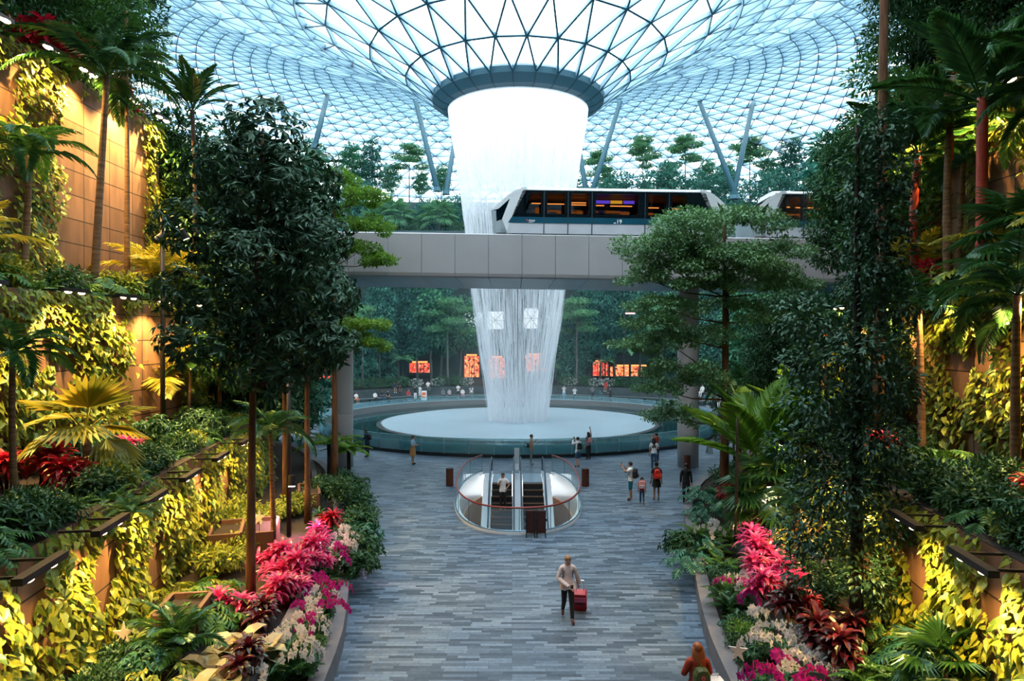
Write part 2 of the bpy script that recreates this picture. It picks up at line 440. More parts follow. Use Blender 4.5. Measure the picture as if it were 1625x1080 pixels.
for k in range(64):
    a = 2 * PI * k / 64; mb = MB(); mb.box((16.08 * math.cos(a), 16.08 * math.sin(a), .66), (.03, .025, .94), a); mb.build('rail_post', M['rail_pale'], po)

# ------------------------------------------------------------------ waterfall
m, nt, out = nt_new('falling_water')
tc = N(nt, 'ShaderNodeTexCoord'); mp = N(nt, 'ShaderNodeMapping'); mp.inputs['Scale'].default_value = (9., 9., .35)
nz = N(nt, 'ShaderNodeTexNoise'); nz.inputs['Scale'].default_value = 1.; nz.inputs['Detail'].default_value = 6; nz.inputs['Roughness'].default_value = .65
nt.links.new(tc.outputs['Object'], mp.inputs['Vector']); nt.links.new(mp.outputs[0], nz.inputs['Vector'])
r = N(nt, 'ShaderNodeValToRGB'); r.color_ramp.elements[0].position = .42; r.color_ramp.elements[1].position = .72
r.color_ramp.elements[0].color = (0.0,) * 3 + (1,); r.color_ramp.elements[1].color = (.48,) * 3 + (1,)
nt.links.new(nz.outputs['Fac'], r.inputs['Fac'])
sx = N(nt, 'ShaderNodeSeparateXYZ'); nt.links.new(tc.outputs['Object'], sx.inputs[0])
mr = N(nt, 'ShaderNodeMapRange'); mr.inputs['From Min'].default_value = 16.5; mr.inputs['From Max'].default_value = 22; mr.inputs['To Min'].default_value = .0; mr.inputs['To Max'].default_value = .95
nt.links.new(sx.outputs['Z'], mr.inputs['Value'])
mr2 = N(nt, 'ShaderNodeMapRange'); mr2.inputs['From Min'].default_value = 9; mr2.inputs['From Max'].default_value = 17; mr2.inputs['To Min'].default_value = .22; mr2.inputs['To Max'].default_value = 1.
nt.links.new(sx.outputs['Z'], mr2.inputs['Value']); mu = N(nt, 'ShaderNodeMath', operation='MULTIPLY'); nt.links.new(r.outputs['Color'], mu.inputs[0]); nt.links.new(mr2.outputs[0], mu.inputs[1])
ad = N(nt, 'ShaderNodeMath', operation='ADD', use_clamp=True); nt.links.new(mu.outputs[0], ad.inputs[0]); nt.links.new(mr.outputs[0], ad.inputs[1])
tr_ = N(nt, 'ShaderNodeBsdfTransparent'); d = N(nt, 'ShaderNodeBsdfDiffuse'); d.inputs[0].default_value = (.93, .96, .99, 1)
tl = N(nt, 'ShaderNodeBsdfTranslucent'); tl.inputs[0].default_value = (.93, .96, .99, 1)
md = N(nt, 'ShaderNodeMixShader'); nt.links.new(d.outputs[0], md.inputs[1]); nt.links.new(tl.outputs[0], md.inputs[2])
mm = N(nt, 'ShaderNodeMixShader'); nt.links.new(ad.outputs[0], mm.inputs[0]); nt.links.new(tr_.outputs[0], mm.inputs[1]); nt.links.new(md.outputs[0], mm.inputs[2])
nt.links.new(mm.outputs[0], out.inputs[0])
m, nt, out = nt_new('water_strand')
tr_ = N(nt, 'ShaderNodeBsdfTransparent'); d = N(nt, 'ShaderNodeBsdfDiffuse'); d.inputs[0].default_value = (.93, .96, .99, 1)
tl = N(nt, 'ShaderNodeBsdfTranslucent'); tl.inputs[0].default_value = (.93, .96, .99, 1)
md = N(nt, 'ShaderNodeMixShader'); nt.links.new(d.outputs[0], md.inputs[1]); nt.links.new(tl.outputs[0], md.inputs[2])
mm = N(nt, 'ShaderNodeMixShader'); mm.inputs[0].default_value = .40; nt.links.new(tr_.outputs[0], mm.inputs[1]); nt.links.new(md.outputs[0], mm.inputs[2])
nt.links.new(mm.outputs[0], out.inputs[0])
WP = [(26.25, 5.85), (25, 5.72), (22, 5.2), (19, 4.78), (16, 4.42), (13, 4.12), (10, 3.75), (7, 3.3), (4, 2.85), (2, 2.6), (.4, 2.45)]
def water_r(z):
    for (z0, r0), (z1, r1) in zip(WP, WP[1:]):
        if z >= z1: return r0 + (r1 - r0) * (z0 - z) / (z0 - z1)
    return WP[-1][1]
wf = thing('waterfall', 'tall white indoor waterfall dropping from the roof ring into the pool', 'waterfall', (PX, PY, 0))
mb = MB(); prof = [(water_r(z), z) for z in np.linspace(26.25, .4, 40)]; mb.lathe(prof, 96); mb.build('falling_sheet', M['falling_water'], wf, smooth=True)
mb = MB()
for k in range(6200):
    a = rng.uniform(0, 2 * PI); z0 = 26.2 * rng.uniform(.02, 1.0) ** 1.5; L = rng.uniform(1., 5.); z1 = max(.36, z0 - L)
    dr = (abs(rng.normal(0, .10)) * (1 + (26 - z0) * .06)) if z0 > 15 or k % 3 == 0 else rng.uniform(-.12, 1.0)
    w_ = rng.uniform(.008, .020)
    V = []
    for z in (z0, (z0 + z1) / 2, z1):
        r_ = water_r(z) - dr
        ww = w_ if z != z0 else w_ * .3
        for q in range(3):
            b = a * 3 + 2 * PI * q / 3; V.append((r_ * math.cos(a) + ww * math.cos(b), r_ * math.sin(a) + ww * math.sin(b), z))
    mb.add(V, [(q + s * 3, (q + 1) % 3 + s * 3, (q + 1) % 3 + s * 3 + 3, q + s * 3 + 3) for s in range(2) for q in range(3)])
tag(mb.build('water_strands', M['water_strand'], wf), kind='stuff')

# soft haze of spray over the pool and the far planting
m, nt, out = nt_new('spray_haze'); vs_ = N(nt, 'ShaderNodeVolumeScatter'); vs_.inputs['Color'].default_value = (.36, .86, 1., 1); vs_.inputs['Density'].default_value = HAZE; vs_.inputs['Anisotropy'].default_value = .0
nt.links.new(vs_.outputs[0], out.inputs['Volume'])
mb = MB(); mb.box((PX, 71, 10.5), (84, 42, 20.6)); hz = mb.build('haze', M['spray_haze']); tag(hz, 'thin bluish spray haze hanging over the pool and far trees', 'haze', None, 'stuff')

m, nt, out = nt_new('dense_spray'); vs_ = N(nt, 'ShaderNodeVolumeScatter'); vs_.inputs['Color'].default_value = (.80, .96, 1., 1); vs_.inputs['Density'].default_value = SPRAY
nt.links.new(vs_.outputs[0], out.inputs['Volume'])
mb = MB(); mb.lathe([(0, .5), (8.0, .5), (7.2, 2.5), (6., 7.), (5.8, 12.), (5.6, 15.), (0, 15.)], 40, (PX, PY, 0)); tag(mb.build('mist', M['dense_spray']), 'pale cloud of spray drifting around the falling water', 'mist', None, 'stuff')

# ------------------------------------------------------------------ people-mover train
pmat('train_white', (.80, .85, .88), .22, spec=.6); pmat('train_silver', (.50, .60, .64), .25, .35); pmat('train_black', (.004, .010, .014), .12, spec=.6)
pmat('train_band', (.008, .085, .14), .2, spec=.6); pmat('train_seam', (.01, .03, .05), .5); pmat('train_inside', (.25, .16, .10), .6); pmat('train_skirt', (.60, .63, .68), .3, var=.06, scale=1.2)
glassmat('tinted_glass', (.40, .44, .46), .06, .02); glassmat('nose_glass', (.12, .3, .34), .12, .02)
emat('warm_tube', (1., .26, .05), 7.0); emat('warm_panel', (1., .22, .03), .8); emat('display_violet', (.25, .10, 1.), 2.2); emat('display_amber', (1., .40, .03), 3.); emat('display_red', (1., .03, .06), 1.2)
pmat('seat_red', (.20, .02, .02), .7); pmat('decal_white', (.9, .9, .9), .5); pmat('decal_red', (.7, .03, .06), .5)
K = 36.6 / F
def txt(name, s, size, mat, parent, loc, rot=(PI / 2, 0, 0), bold=0.):
    cu = bpy.data.curves.new(name, 'FONT'); cu.body = s; cu.size = size; cu.extrude = .004; cu.offset = bold
    tmp = bpy.data.objects.new('tmp', cu); COL.objects.link(tmp)
    dg = bpy.context.evaluated_depsgraph_get(); me = bpy.data.meshes.new_from_object(tmp.evaluated_get(dg))
    bpy.data.objects.remove(tmp); me.materials.clear(); me.materials.append(mat)
    o = link(name, me, parent, loc); o.rotation_euler = rot; return o
def make_train(px_nose, label, flip=False):
    """px coordinates are measured on the leading car; x runs along the car"""
    W = 2.7
    t = thing('train_car', label, 'train', ((px_nose - CX) * K, 36.55, 0), group='cars of the driverless train')
    X = lambda p: (p - 773) * K
    zb = TB1 - .05
    Z = lambda y: EYE + (HY - y) * K + .08
    L = X(1160)
    def side(poly, y0, y1, mi=0, mb=None):
        mb = mb or MB(); return mb.prism([(X(a), Z(b)) for a, b in poly], y0, y1, axis=1, mi=mi)
    # roof shell
    roof = [(822, 298), (828, 295.5), (842, 294), (1096, 294), (1110, 295.5), (1116, 298), (1120, 301), (818, 301)]
    mb = MB()
    # roof cross-section with rounded shoulders
    V = []; prof = [(0.0, 302.5), (.02, 299), (.16, 296), (.5, 294.2), (W / 2, 293.6), (W - .5, 294.2), (W - .16, 296), (W - .02, 299), (W, 302.5)]
    for xx in (812, 1121):
        for y, z in prof: V.append((X(xx), y, Z(z)))
    n_ = len(prof); mb.add(V, [(j, j + 1, n_ + j + 1, n_ + j) for j in range(n_ - 1)] + [(n_ - 1, 0, n_, 2 * n_ - 1), tuple(range(n_ - 1, -1, -1)), tuple(range(n_, 2 * n_))])
    mb.build('roof', M['train_white'], t)
    for s in (0, 1):
        mx = (lambda p: p) if s == 0 else (lambda p: 1933 - p)
        a = MB()
        # nose frame: two side cheeks with a slanting window, an inclined front and a brow
        for y0, y1 in ((0, .10), (W - .10, W)):
            outer = [(773.5, 334), (802, 307), (822, 296), (830, 299)]
            side([(mx(p), q) for p, q in [(773, 334), (780, 327.5), (800, 309), (812, 301), (826, 295.5), (830, 299), (824, 302), (806, 311.5), (785, 331)]], y0, y1, 0, a)      # slanting brow
            side([(mx(p), q) for p, q in [(804, 311), (824, 301), (828, 302), (806, 345), (798, 369), (788, 369), (790, 349)]], y0, y1, 0, a)                                       # raked pillar
            side([(mx(p), q) for p, q in [(773, 334), (781, 334), (781.5, 351), (791, 348), (799, 369), (777, 369)]], y0, y1, 1, a)                                             # lower cheek
        side([(mx(p), q) for p, q in [(773, 334), (778, 334), (782, 369), (777, 369)]], .1, W - .1, 1, a)
        side([(mx(p), q) for p, q in [(806, 304), (822, 296), (830, 296), (830, 301), (810, 306)]], .1, W - .1, 0, a)
        a.build('nose', [M['train_white'], M['train_silver']], t)
        g = MB()
        side([(mx(p), q) for p, q in [(781, 334), (803, 312), (793, 347), (782, 351)]], .02, .05, 0, g); side([(mx(p), q) for p, q in [(781, 334), (803, 312), (793, 347), (782, 351)]], W - .05, W - .02, 0, g)
        side([(mx(p), q) for p, q in [(776, 333), (808, 305), (809.5, 306), (777.5, 334)]], .1, W - .1, 0, g)
        g.build('nose_window', M['nose_glass'], t)
    # side walls
    cuts = [818, 857, 895, 933, 1017, 1055, 1088, 1122]
    for y0, y1, tagn in ((0, .06, 'front'), (W - .06, W, 'rear')):
        sk = MB(); side([(800, 353), (1136, 353), (1142, 369.5), (797, 369.5)], y0 + .02, y1, 0, sk)
        sk.build('skirt', M['train_skirt'], t)
        bd = MB(); side([(806, 343.5), (1130, 343.5), (1136, 353), (800, 353)], y0 - .005, y1, 0, bd); bd.build('coloured_band', M['train_band'], t)
        fr = MB()
        side([(823, 301), (1111, 301), (1110, 306), (821, 306)], y0, y1, 0, fr); side([(808, 338), (1127, 338), (1130, 343.5), (806, 343.5)], y0, y1, 0, fr)
        side([(823, 301), (836, 306), (824, 338), (806, 343)], y0, y1, 0, fr); side([(1112, 301), (1100, 306), (1111, 338), (1130, 343)], y0, y1, 0, fr)
        wins = [(828, 852), (862, 890), (900, 928), (939, 1006), (1022, 1050), (1060, 1083)]
        edge = 824
        for (a_, b_) in wins:
            side([(edge, 306), (a_, 306), (a_, 338), (edge, 338)], y0, y1, 0, fr); edge = b_
        side([(edge, 306), (1101, 306), (1111, 338), (edge, 338)], y0, y1, 0, fr)
        fr.build('window_frame', M['train_black'], t)
        for (a_, b_) in wins:
            g = MB(); side([(a_, 306), (b_, 306), (b_, 338), (a_, 338)], (y0 + y1) / 2 - .006, (y0 + y1) / 2 + .006, 0, g); g.build('window', M['tinted_glass'], t)
        for c in cuts[1:-2]:
            s_ = MB(); side([(c - .7, 303), (c + .7, 303), (c + .7, 369.5), (c - .7, 369.5)], y0 - .012, y1, 0, s_); s_.build('door_seam', M['train_seam'], t)
    # inside: floor, ceiling, benches, warm light tubes and lit panels
    i_ = MB(); side([(800, 366), (1135, 366), (1135, 368), (800, 368)], .06, W - .06, 0, i_); side([(826, 302), (1108, 302), (1108, 303.5), (826, 303.5)], .06, W - .06, 0, i_); i_.build('cabin_lining', M['train_inside'], t)
    b_ = MB()
    for a0 in (840, 905, 1030, 1085): side([(a0, 350), (a0 + 20, 350), (a0 + 20, 354), (a0, 354)], W - .6, W - .1, 0, b_); side([(a0, 337), (a0 + 20, 337), (a0 + 20, 350), (a0, 350)], W - .2, W - .1, 0, b_)
    b_.build('bench', M['seat_red'], t)
    for a0, a1, zz in ((838, 853, 312.5), (862, 892, 313), (898, 928, 314), (904, 928, 310.5), (938, 958, 314.5), (968, 1004, 315), (1022, 1048, 317), (1060, 1082, 318)):
        c = MB(); side([(a0, zz), (a1, zz), (a1, zz + 1.3), (a0, zz + 1.3)], 1.5, 1.56, 0, c); c.build('light_tube', M['warm_tube'], t)
    for a0, a1, z0, z1 in ((845, 852, 314, 338), (862, 888, 318, 321), (882, 889, 319, 341), (898, 922, 320, 323), (916, 926, 319, 341), (938, 952, 318, 320), (965, 990, 318, 321), (990, 1005, 319, 345), (1024, 1046, 320, 338), (1062, 1080, 322, 340)):
        c = MB(); side([(a0, z0), (a1, z0), (a1, z1), (a0, z1)], W - .12, W - .08, 0, c); c.build('lit_panel', M['warm_panel'], t)
    for a0, a1, mm in ((940, 966, 'display_violet'), (967, 986, 'display_amber'), (988, 1006, 'display_violet'), (936, 940, 'display_red')):
        c = MB(); side([(a0, 308.5), (a1, 308.5), (a1, 313.5), (a0, 313.5)], 1.2, 1.25, 0, c); c.build('display', M[mm], t)
    for xx in (856, 894, 935, 1016, 1054):
        c = MB(); c.tube([(X(xx), 1.0, Z(366)), (X(xx), 1.0, Z(303))], .02, 6); c.build('grab_pole', M['steel'], t)
    u = MB(); side([(806, 368), (1128, 368), (1124, 376), (810, 376)], .3, W - .3, 0, u); u.build('undercarriage', M['train_black'], t)
    for px_ in (850, 1090):
        for y_ in (.28, W - .5):
            wv = MB(); wv.lathe([(0, 0), (.42, 0), (.45, .04), (.45, .18), (.42, .22), (0, .22)], 20)
            for k_, vv in enumerate(wv.v): wv.v[k_] = np.stack([vv[:, 0] + X(px_), vv[:, 2] + y_, vv[:, 1] + TB1 - .3 + .45], 1)
            wv.build('wheel', M['train_black'], t)
    return t, X, Z
t1, X, Z = make_train(773, 'white driverless train car numbered 19, wholly in view in front of the falling water')
o = txt('number', '19', .30, M['decal_white'], t1, (X(971.5), -.012, Z(353.0) + .03), bold=.006)
s_ = MB(); s_.prism([(X(966.5), Z(352.2)), (X(971), Z(352.2)), (X(971), Z(349.8)), (X(967.5), Z(351.2))], -.012, -.004, axis=1); s_.build('swoosh_mark', M['decal_white'], t1)
s_ = MB(); s_.prism([(X(828), Z(347.2)), (X(830.2), Z(347.0)), (X(832), Z(349.2)), (X(832.4), Z(351)), (X(830.2), Z(350)), (X(829.8), Z(348.6))], -.012, -.004, axis=1); s_.build('red_emblem', M['decal_red'], t1)
txt('maker_lettering', 'Changi', .115, M['decal_white'], t1, (X(833), -.012, Z(350.1)), bold=.004); txt('maker_lettering', 'Airport', .075, M['decal_white'], t1, (X(833), -.012, Z(352.2)), bold=.002)
t1.rotation_euler[1] = TILT
t1.location[2] = 0.0 + TILT * 0
# lie on the sloping deck: the car's nose end sits where the track is
def seat(t, px):
    x = (px - CX) * K
    t.location[2] = bz(x)
seat(t1, 773)
t2 = dup(t1, [c for c in kids(t1) if c.name.split('.')[0] not in ('number', 'swoosh_mark', 'red_emblem', 'maker_lettering')], t1.location, 0, 'white train car coupled behind, its slanted nose showing past the flat-topped tree')
t2.location = ((1184 - CX) * K, 36.55, 0); seat(t2, 1184); t2.rotation_euler = (0, TILT, 0)

# ------------------------------------------------------------------ escalator well
pmat('well_white', (.90, .91, .92), .35); pmat('well_tan', (.62, .34, .20), .5, var=.1, scale=.6); pmat('handrail_red', (.25, .035, .022), .3, spec=.5)
pmat('step_dark', (.014, .014, .016), .45); pmat('step_edge', (.45, .20, .08), .5); pmat('escal_white', (.70, .76, .82), .28); pmat('escal_steel', (.22, .36, .50), .25, .6); pmat('rubber', (.025, .05, .09), .3); pmat('comb', (.30, .42, .52), .3, .5)
pmat('bin_brown', (.085, .022, .010), .35); pmat('bin_lid', (.05, .05, .05), .4); pmat('easel_brown', (.06, .012, .008), .45); pmat('black', (.01, .01, .012), .5)
glassmat('well_glass', (.88, .96, .97), .10, .03, diff=.05, dcol=(.7, .85, .95))
ol = well_outline(96); no = len(ol)
mb = MB(); V = []
for x, y in ol:
    for z in (.0, -1.15): V.append((x, y, z))
fcs = []
for i in range(no):
    j = (i + 1) % no
    if abs(ol[i][1] - WT) < .01 and abs(ol[j][1] - WT) < .01: continue
    fcs.append((2 * i, 2 * j, 2 * j + 1, 2 * i + 1))
mb.add(V, fcs); struct(mb.build('trim_1', M['well_white'], smooth=True))
mb = MB(); V = []
for x, y in ol:
    xx, yy = WX + (x - WX) * .97, WY + (y - WY) * .97
    for z in (-1.15, -6.5): V.append((xx, yy, z))
mb.add(V, [(2 * i, 2 * ((i + 1) % no), 2 * ((i + 1) % no) + 1, 2 * i + 1) for i in range(no)])
mb.add([(x, y, -6.5) for x, y in ol], [tuple(range(no))]); mb.add([(x, y, -1.15) for x, y in ol] + [(WX + (x - WX) * .97, WY + (y - WY) * .97, -1.15) for x, y in ol], [(i, (i + 1) % no, no + (i + 1) % no, no + i) for i in range(no)])
struct(mb.build('wall_well', M['well_tan']))
# balustrade round the well
bal = thing('well_balustrade', 'curved glass balustrade with red-brown handrail around the escalator well', 'railing', (WX, WY, 0))
a0 = math.asin(((WT + .3 - WY) / (WB + .12)) ** 1.25)
angs = np.linspace(PI - a0, 2 * PI + a0, 57)
def wp(a, g=.12): return well_xy(a, g)
for k in range(14):
    seg = angs[k * 4:k * 4 + 5]
    g = MB(); V = []
    for a in seg:
        for q in (.11, .13):
            x, y = wp(a, q)
            for z in (.10, .93): V.append((x, y, z))
    for s in range(4):
        b = s * 4
        g.f += []
        g.add([V[b + i] for i in range(8)], [(0, 4, 5, 1), (2, 3, 7, 6), (1, 5, 7, 3), (0, 2, 6, 4)])
    g.build('glass_panel', M['well_glass'], bal)
hr = MB(); hr.tube([(*wp(a, .12), .98) for a in angs], .038, 8); hr.build('handrail', M['handrail_red'], bal, smooth=True)
lr = MB(); lr.tube([(*wp(a, .16), .13) for a in angs], .028, 6); lr.build('foot_rail', M['escal_steel'], bal, smooth=True)
cu_ = MB()
for s in range(56):
    V = []
    for a in (angs[s], angs[s + 1]):
        for q, z in ((.0, .0), (.0, .09), (.2, .09), (.2, .0)): V.append((*wp(a, q), z))
    cu_.add(V, [(0, 1, 5, 4), (1, 2, 6, 5), (2, 3, 7, 6)])
cu_.build('white_kerb', M['well_white'], bal)
for k in range(0, 57, 4):
    p = MB(); x, y = wp(angs[k], .14); p.box((x, y, .5), (.025, .025, .96)); p.build('post', M['escal_steel'], bal)
SL = math.tan(math.radians(30))
YC = 34.9                                            # where the steps begin to fall
def make_escalator(cx, label):
    e = thing('escalator', label, 'escalator', (cx, YC, 0), group='pair of escalators in the well')
    hw = .50
    for k in range(22):
        s = MB(); y = -.2 - k * .4; z = -.0 - k * .4 * SL
        s.box((0, y, z - .22), (2 * hw, .4, .44)); s.box((0, y - .185, z + .004), (2 * hw - .02, .03, .012), mi=1)
        s.build('step', [M['step_dark'], M['step_edge']], e)
    c = MB(); c.box((0, 1.1, -.03), (2 * hw, 2.2, .08)); c.build('landing_plate', M['comb'], e)
    for sx in (-1, 1):
        x = sx * (hw + .09)
        prof = [(2.2, .0), (2.2, .16), (0.1, .16), (-8.8, .16 - 8.9 * SL), (-8.8, -.7 - 8.9 * SL), (.1, -.75), (2.2, -.3)]
        s = MB(); s.prism(prof, x - .07, x + .07, axis=0); s.build('skirt_panel', M['escal_white'], e)
        prof = [(2.25, .16), (2.42, .45), (2.30, .78), (2.05, .86), (0.1, .86), (-8.8, .86 - 8.9 * SL), (-8.8, .16 - 8.9 * SL), (.1, .16)]
        s = MB(); s.prism(prof, x - .008, x + .008, axis=0); s.build('balustrade_glass', M['well_glass'], e)
        path = [(x, 2.2, .12), (x, 2.44, .30), (x, 2.50, .5), (x, 2.42, .72), (x, 2.22, .88), (x, 2.0, .91), (x, .1, .91), (x, -8.8, .91 - 8.9 * SL)]
        s = MB(); s.tube(path, .042, 8); s.build('handrail', M['rubber'], e, smooth=True)
        s = MB(); s.tube([(x, 2.05, .86), (x, .1, .86), (x, -8.8, .86 - 8.9 * SL)], .034, 6); s.build('rail_guide', M['escal_steel'], e)
    return e
e1 = make_escalator(-.50, 'left escalator in the well, with a man in white riding it')
e2 = make_escalator(1.04, 'right escalator in the well, empty, beside the folded brown barrier')
# white casings beside and between the escalators
for i, (xa, xb, lab) in enumerate(((-1.45, -1.17, 'left'), (.13, .42, 'middle'), (1.72, 1.98, 'right'))):
    mb = MB(); mb.prism([(1.9, -.3), (1.9, .10), (.1, .10), (-8.8, .10 - 8.9 * SL), (-8.8, -1.2 - 8.9 * SL), (.1, -1.2)], xa, xb, axis=0)
    o = mb.build('escalator_casing', M['escal_white'], None, loc=(0, YC, 0))
    tag(o, {'left': 'white sloping casing along the outer side of the left escalator', 'middle': 'white sloping casing between the two escalators', 'right': 'white sloping casing along the outer side of the right escalator'}[lab], 'casing')
sp = thing('sign_pylon', 'slim grey sign pylon standing between the heads of the escalators', 'sign', (.26, 37.3, 0))
mb = MB(); mb.box((0, 0, .70), (.27, .07, 1.30)); mb.build('board', M['train_silver'], sp); mb = MB(); mb.box((0, 0, .03), (.34, .22, .06)); mb.build('foot', M['escal_steel'], sp)
mb = MB(); mb.box((0, -.04, .35), (.2, .012, .34)); mb.build('notice', M['decal_white'], sp)
fb = thing('folded_barrier', 'folded dark brown barrier with black feet leaning by the handrail', 'barrier', (ground(850, 850)[0], 25.45, 0))
for k in range(2):
    mb = MB(); mb.box((-.175 + .36 * k, .0, .52), (.355, .03, .82)); mb.build('panel', M['easel_brown'], fb)
for x in (-.34, -.04, .05, .36):
    mb = MB(); mb.box((x, -.04, .48), (.035, .035, .96)); mb.box((x, -.10, .02), (.04, .22, .04)); mb.box((x + .03, -.05, .60), (.05, .03, .1)); mb.build('post', M['black'], fb)
def bin_(px, py, label):
    x, y, z = ground(px, py)
    b = thing('litter_bin', label, 'bin', (x, y, 0), group='brown cylinder litter bins')
    c = MB(); c.lathe([(0, .0), (.185, .0), (.19, .02), (.19, .84), (.0, .84)], 24); c.build('body', M['bin_brown'], b, smooth=False)
    c = MB(); c.lathe([(.19, .845), (.195, .87), (.16, .885), (.10, .87), (.0, .86)], 24); c.build('lid', M['bin_lid'], b)
bin_(713.5, 770.5, 'brown cylinder litter bin left of the escalator well'); bin_(929, 771, 'brown cylinder litter bin right of the escalator well'); bin_(1090.5, 746, 'brown cylinder litter bin in front of the right bridge column')
x, y, z = ground(1126, 719)
wsn = thing('floor_sign', 'small grey folding floor sign beyond the right bridge column', 'sign', (x, y, 0), .25)
for s in (-1, 1):
    mb = MB(); mb.add([(-.17, s * .18, 0), (.17, s * .18, 0), (.13, s * .02, .66), (-.13, s * .02, .66), (-.17, s * .2, 0), (.17, s * .2, 0), (.13, s * .035, .66), (-.13, s * .035, .66)], [(0, 1, 2, 3), (4, 7, 6, 5), (0, 4, 5, 1), (2, 6, 7, 3), (1, 5, 6, 2), (0, 3, 7, 4)]); mb.build('panel', M['train_silver'], wsn)

# ------------------------------------------------------------------ far side: kerb walls, benches, shops, upper terraces
pmat('far_stone', (.045, .06, .065), .7, var=.3, scale=1.5); pmat('far_bench', (.10, .13, .14), .5); pmat('soil', (.018, .013, .009), .95, var=.4, scale=4.)
pmat('terrace_face', (.04, .075, .08), .6, var=.25, scale=.4)
def ring(name, prof, mat, a0, a1, n=64, closed=True):
    mb = MB(); mb.lathe(prof, n, (PX, PY, 0), closed=closed, a0=a0, a1=a1); return mb.build(name, M[mat])
R_ = math.radians
struct(ring('wall_far_planter', [(26.6, 0), (26.6, 1.35), (27.0, 1.35), (27.0, 0)], 'far_stone', R_(8), R_(172)))
struct(ring('trim_2', [(27, 1.25), (37, 1.8)], 'soil', R_(8), R_(172), closed=False))
be = thing('curved_bench', 'long low curved bench running around the far side of the pool', 'bench', (PX, PY, 0))
mb = MB(); mb.lathe([(25.5, .38), (25.5, .46), (26.2, .46), (26.2, .38)], 64, closed=True, a0=R_(30), a1=R_(150)); mb.build('seat', M['far_bench'], be)
for k in range(25):
    a = R_(31 + k * 118 / 24); mb = MB(); mb.box((25.9 * math.cos(a), 25.9 * math.sin(a), .19), (.5, .12, .38), a); mb.build('leg', M['far_bench'], be)
# slab of the upper terrace and the building behind
struct(ring('wall_far_lower', [(37, 1.2), (37, 19.6)], 'dark_wall', R_(5), R_(175), closed=False))
def slab(name, y0, y1, z0, z1, mat, xw=46.):
    mb = MB(); mb.box((PX, (y0 + y1) / 2, (z0 + z1) / 2), (2 * xw, y1 - y0, z1 - z0)); return struct(mb.build(name, M[mat]))
slab('trim_3', 88.5, 100, 19.0, 20.3, 'terrace_face'); slab('trim_4', 96.0, 110, 20.3, 26.0, 'terrace_face'); slab('trim_5', 88.5, 88.8, 20.3, 20.9, 'terrace_face')
tr4 = thing('terrace_railing', 'thin pale railing along the upper terrace behind the train', 'railing', (PX, 96.1, 26.0))
mb = MB(); mb.box((0, 0, 1.03), (70, .05, .05)); mb.box((0, 0, .55), (70, .03, .03)); mb.build('top_rail', M['steel'], tr4)
for k in range(36): mb = MB(); mb.box((-35 + 2 * k, 0, .5), (.05, .05, 1.0)); mb.build('post', M['steel'], tr4)
# shops
def shopmat(name, c1, c2, c3, s, sc):
    m, nt, out = nt_new(name); tc = N(nt, 'ShaderNodeTexCoord'); vz = N(nt, 'ShaderNodeTexVoronoi'); vz.inputs['Scale'].default_value = sc * 2.2
    r = N(nt, 'ShaderNodeValToRGB'); r.color_ramp.interpolation = 'CONSTANT'
    r.color_ramp.elements[0].color = c4(c1); r.color_ramp.elements[1].position = .35; r.color_ramp.elements[1].color = c4(c2)
    e = r.color_ramp.elements.new(.6); e.color = c4(c3); e = r.color_ramp.elements.new(.8); e.color = (.10, .02, .01, 1)
    sp_ = N(nt, 'ShaderNodeSeparateXYZ'); nt.links.new(tc.outputs['Object'], vz.inputs['Vector']); nt.links.new(vz.outputs['Color'], sp_.inputs[0]); nt.links.new(sp_.outputs[0], r.inputs['Fac'])
    em = N(nt, 'ShaderNodeEmission'); em.inputs[1].default_value = s; nt.links.new(r.outputs['Color'], em.inputs[0]); nt.links.new(em.outputs[0], out.inputs[0])
shopmat('shop_glow', (1, .24, .07), (1, .45, .20), (1, .10, .06), 1.3, 2.2); shopmat('shop_red', (.9, .04, .03), (1, .12, .05), (.8, .35, .2), 1.2, 2.5)
emat('shop_sign', (1., .30, .08), 2.2); emat('glazing_daylight_glow', (.80, .93, 1.0), 1.15)  # far window panes glow by themselves in place of daylight behind
pmat('shop_frame', (.03, .03, .035), .5)
SH = [(540, 588, 44, 14, 'shop_red', 'red lit shop front behind the left bridge column'), (668, 583, 34, 15, 'shop_red', 'red lit shop front left of the waterfall, behind white flowers'), (748, 582, 24, 34, 'shop_glow', 'orange lit shop front just left of the falling water'),
      (788, 588, 26, 40, 'shop_glow', 'orange lit shop front seen through the left of the falling water'), (851, 577, 34, 26, 'shop_glow', 'orange lit shop front seen through the right of the falling water'), (886, 572, 18, 14, 'shop_glow', 'small orange lit shop sign just right of the falling water'),
      (952, 585, 24, 22, 'shop_red', 'narrow red lit shop front right of the waterfall'), (998, 588, 66, 15, 'shop_glow', 'wide bright orange shop front below the right tree fern'), (1136, 596, 26, 22, 'shop_glow', 'orange lit shop front right of the right bridge column')]
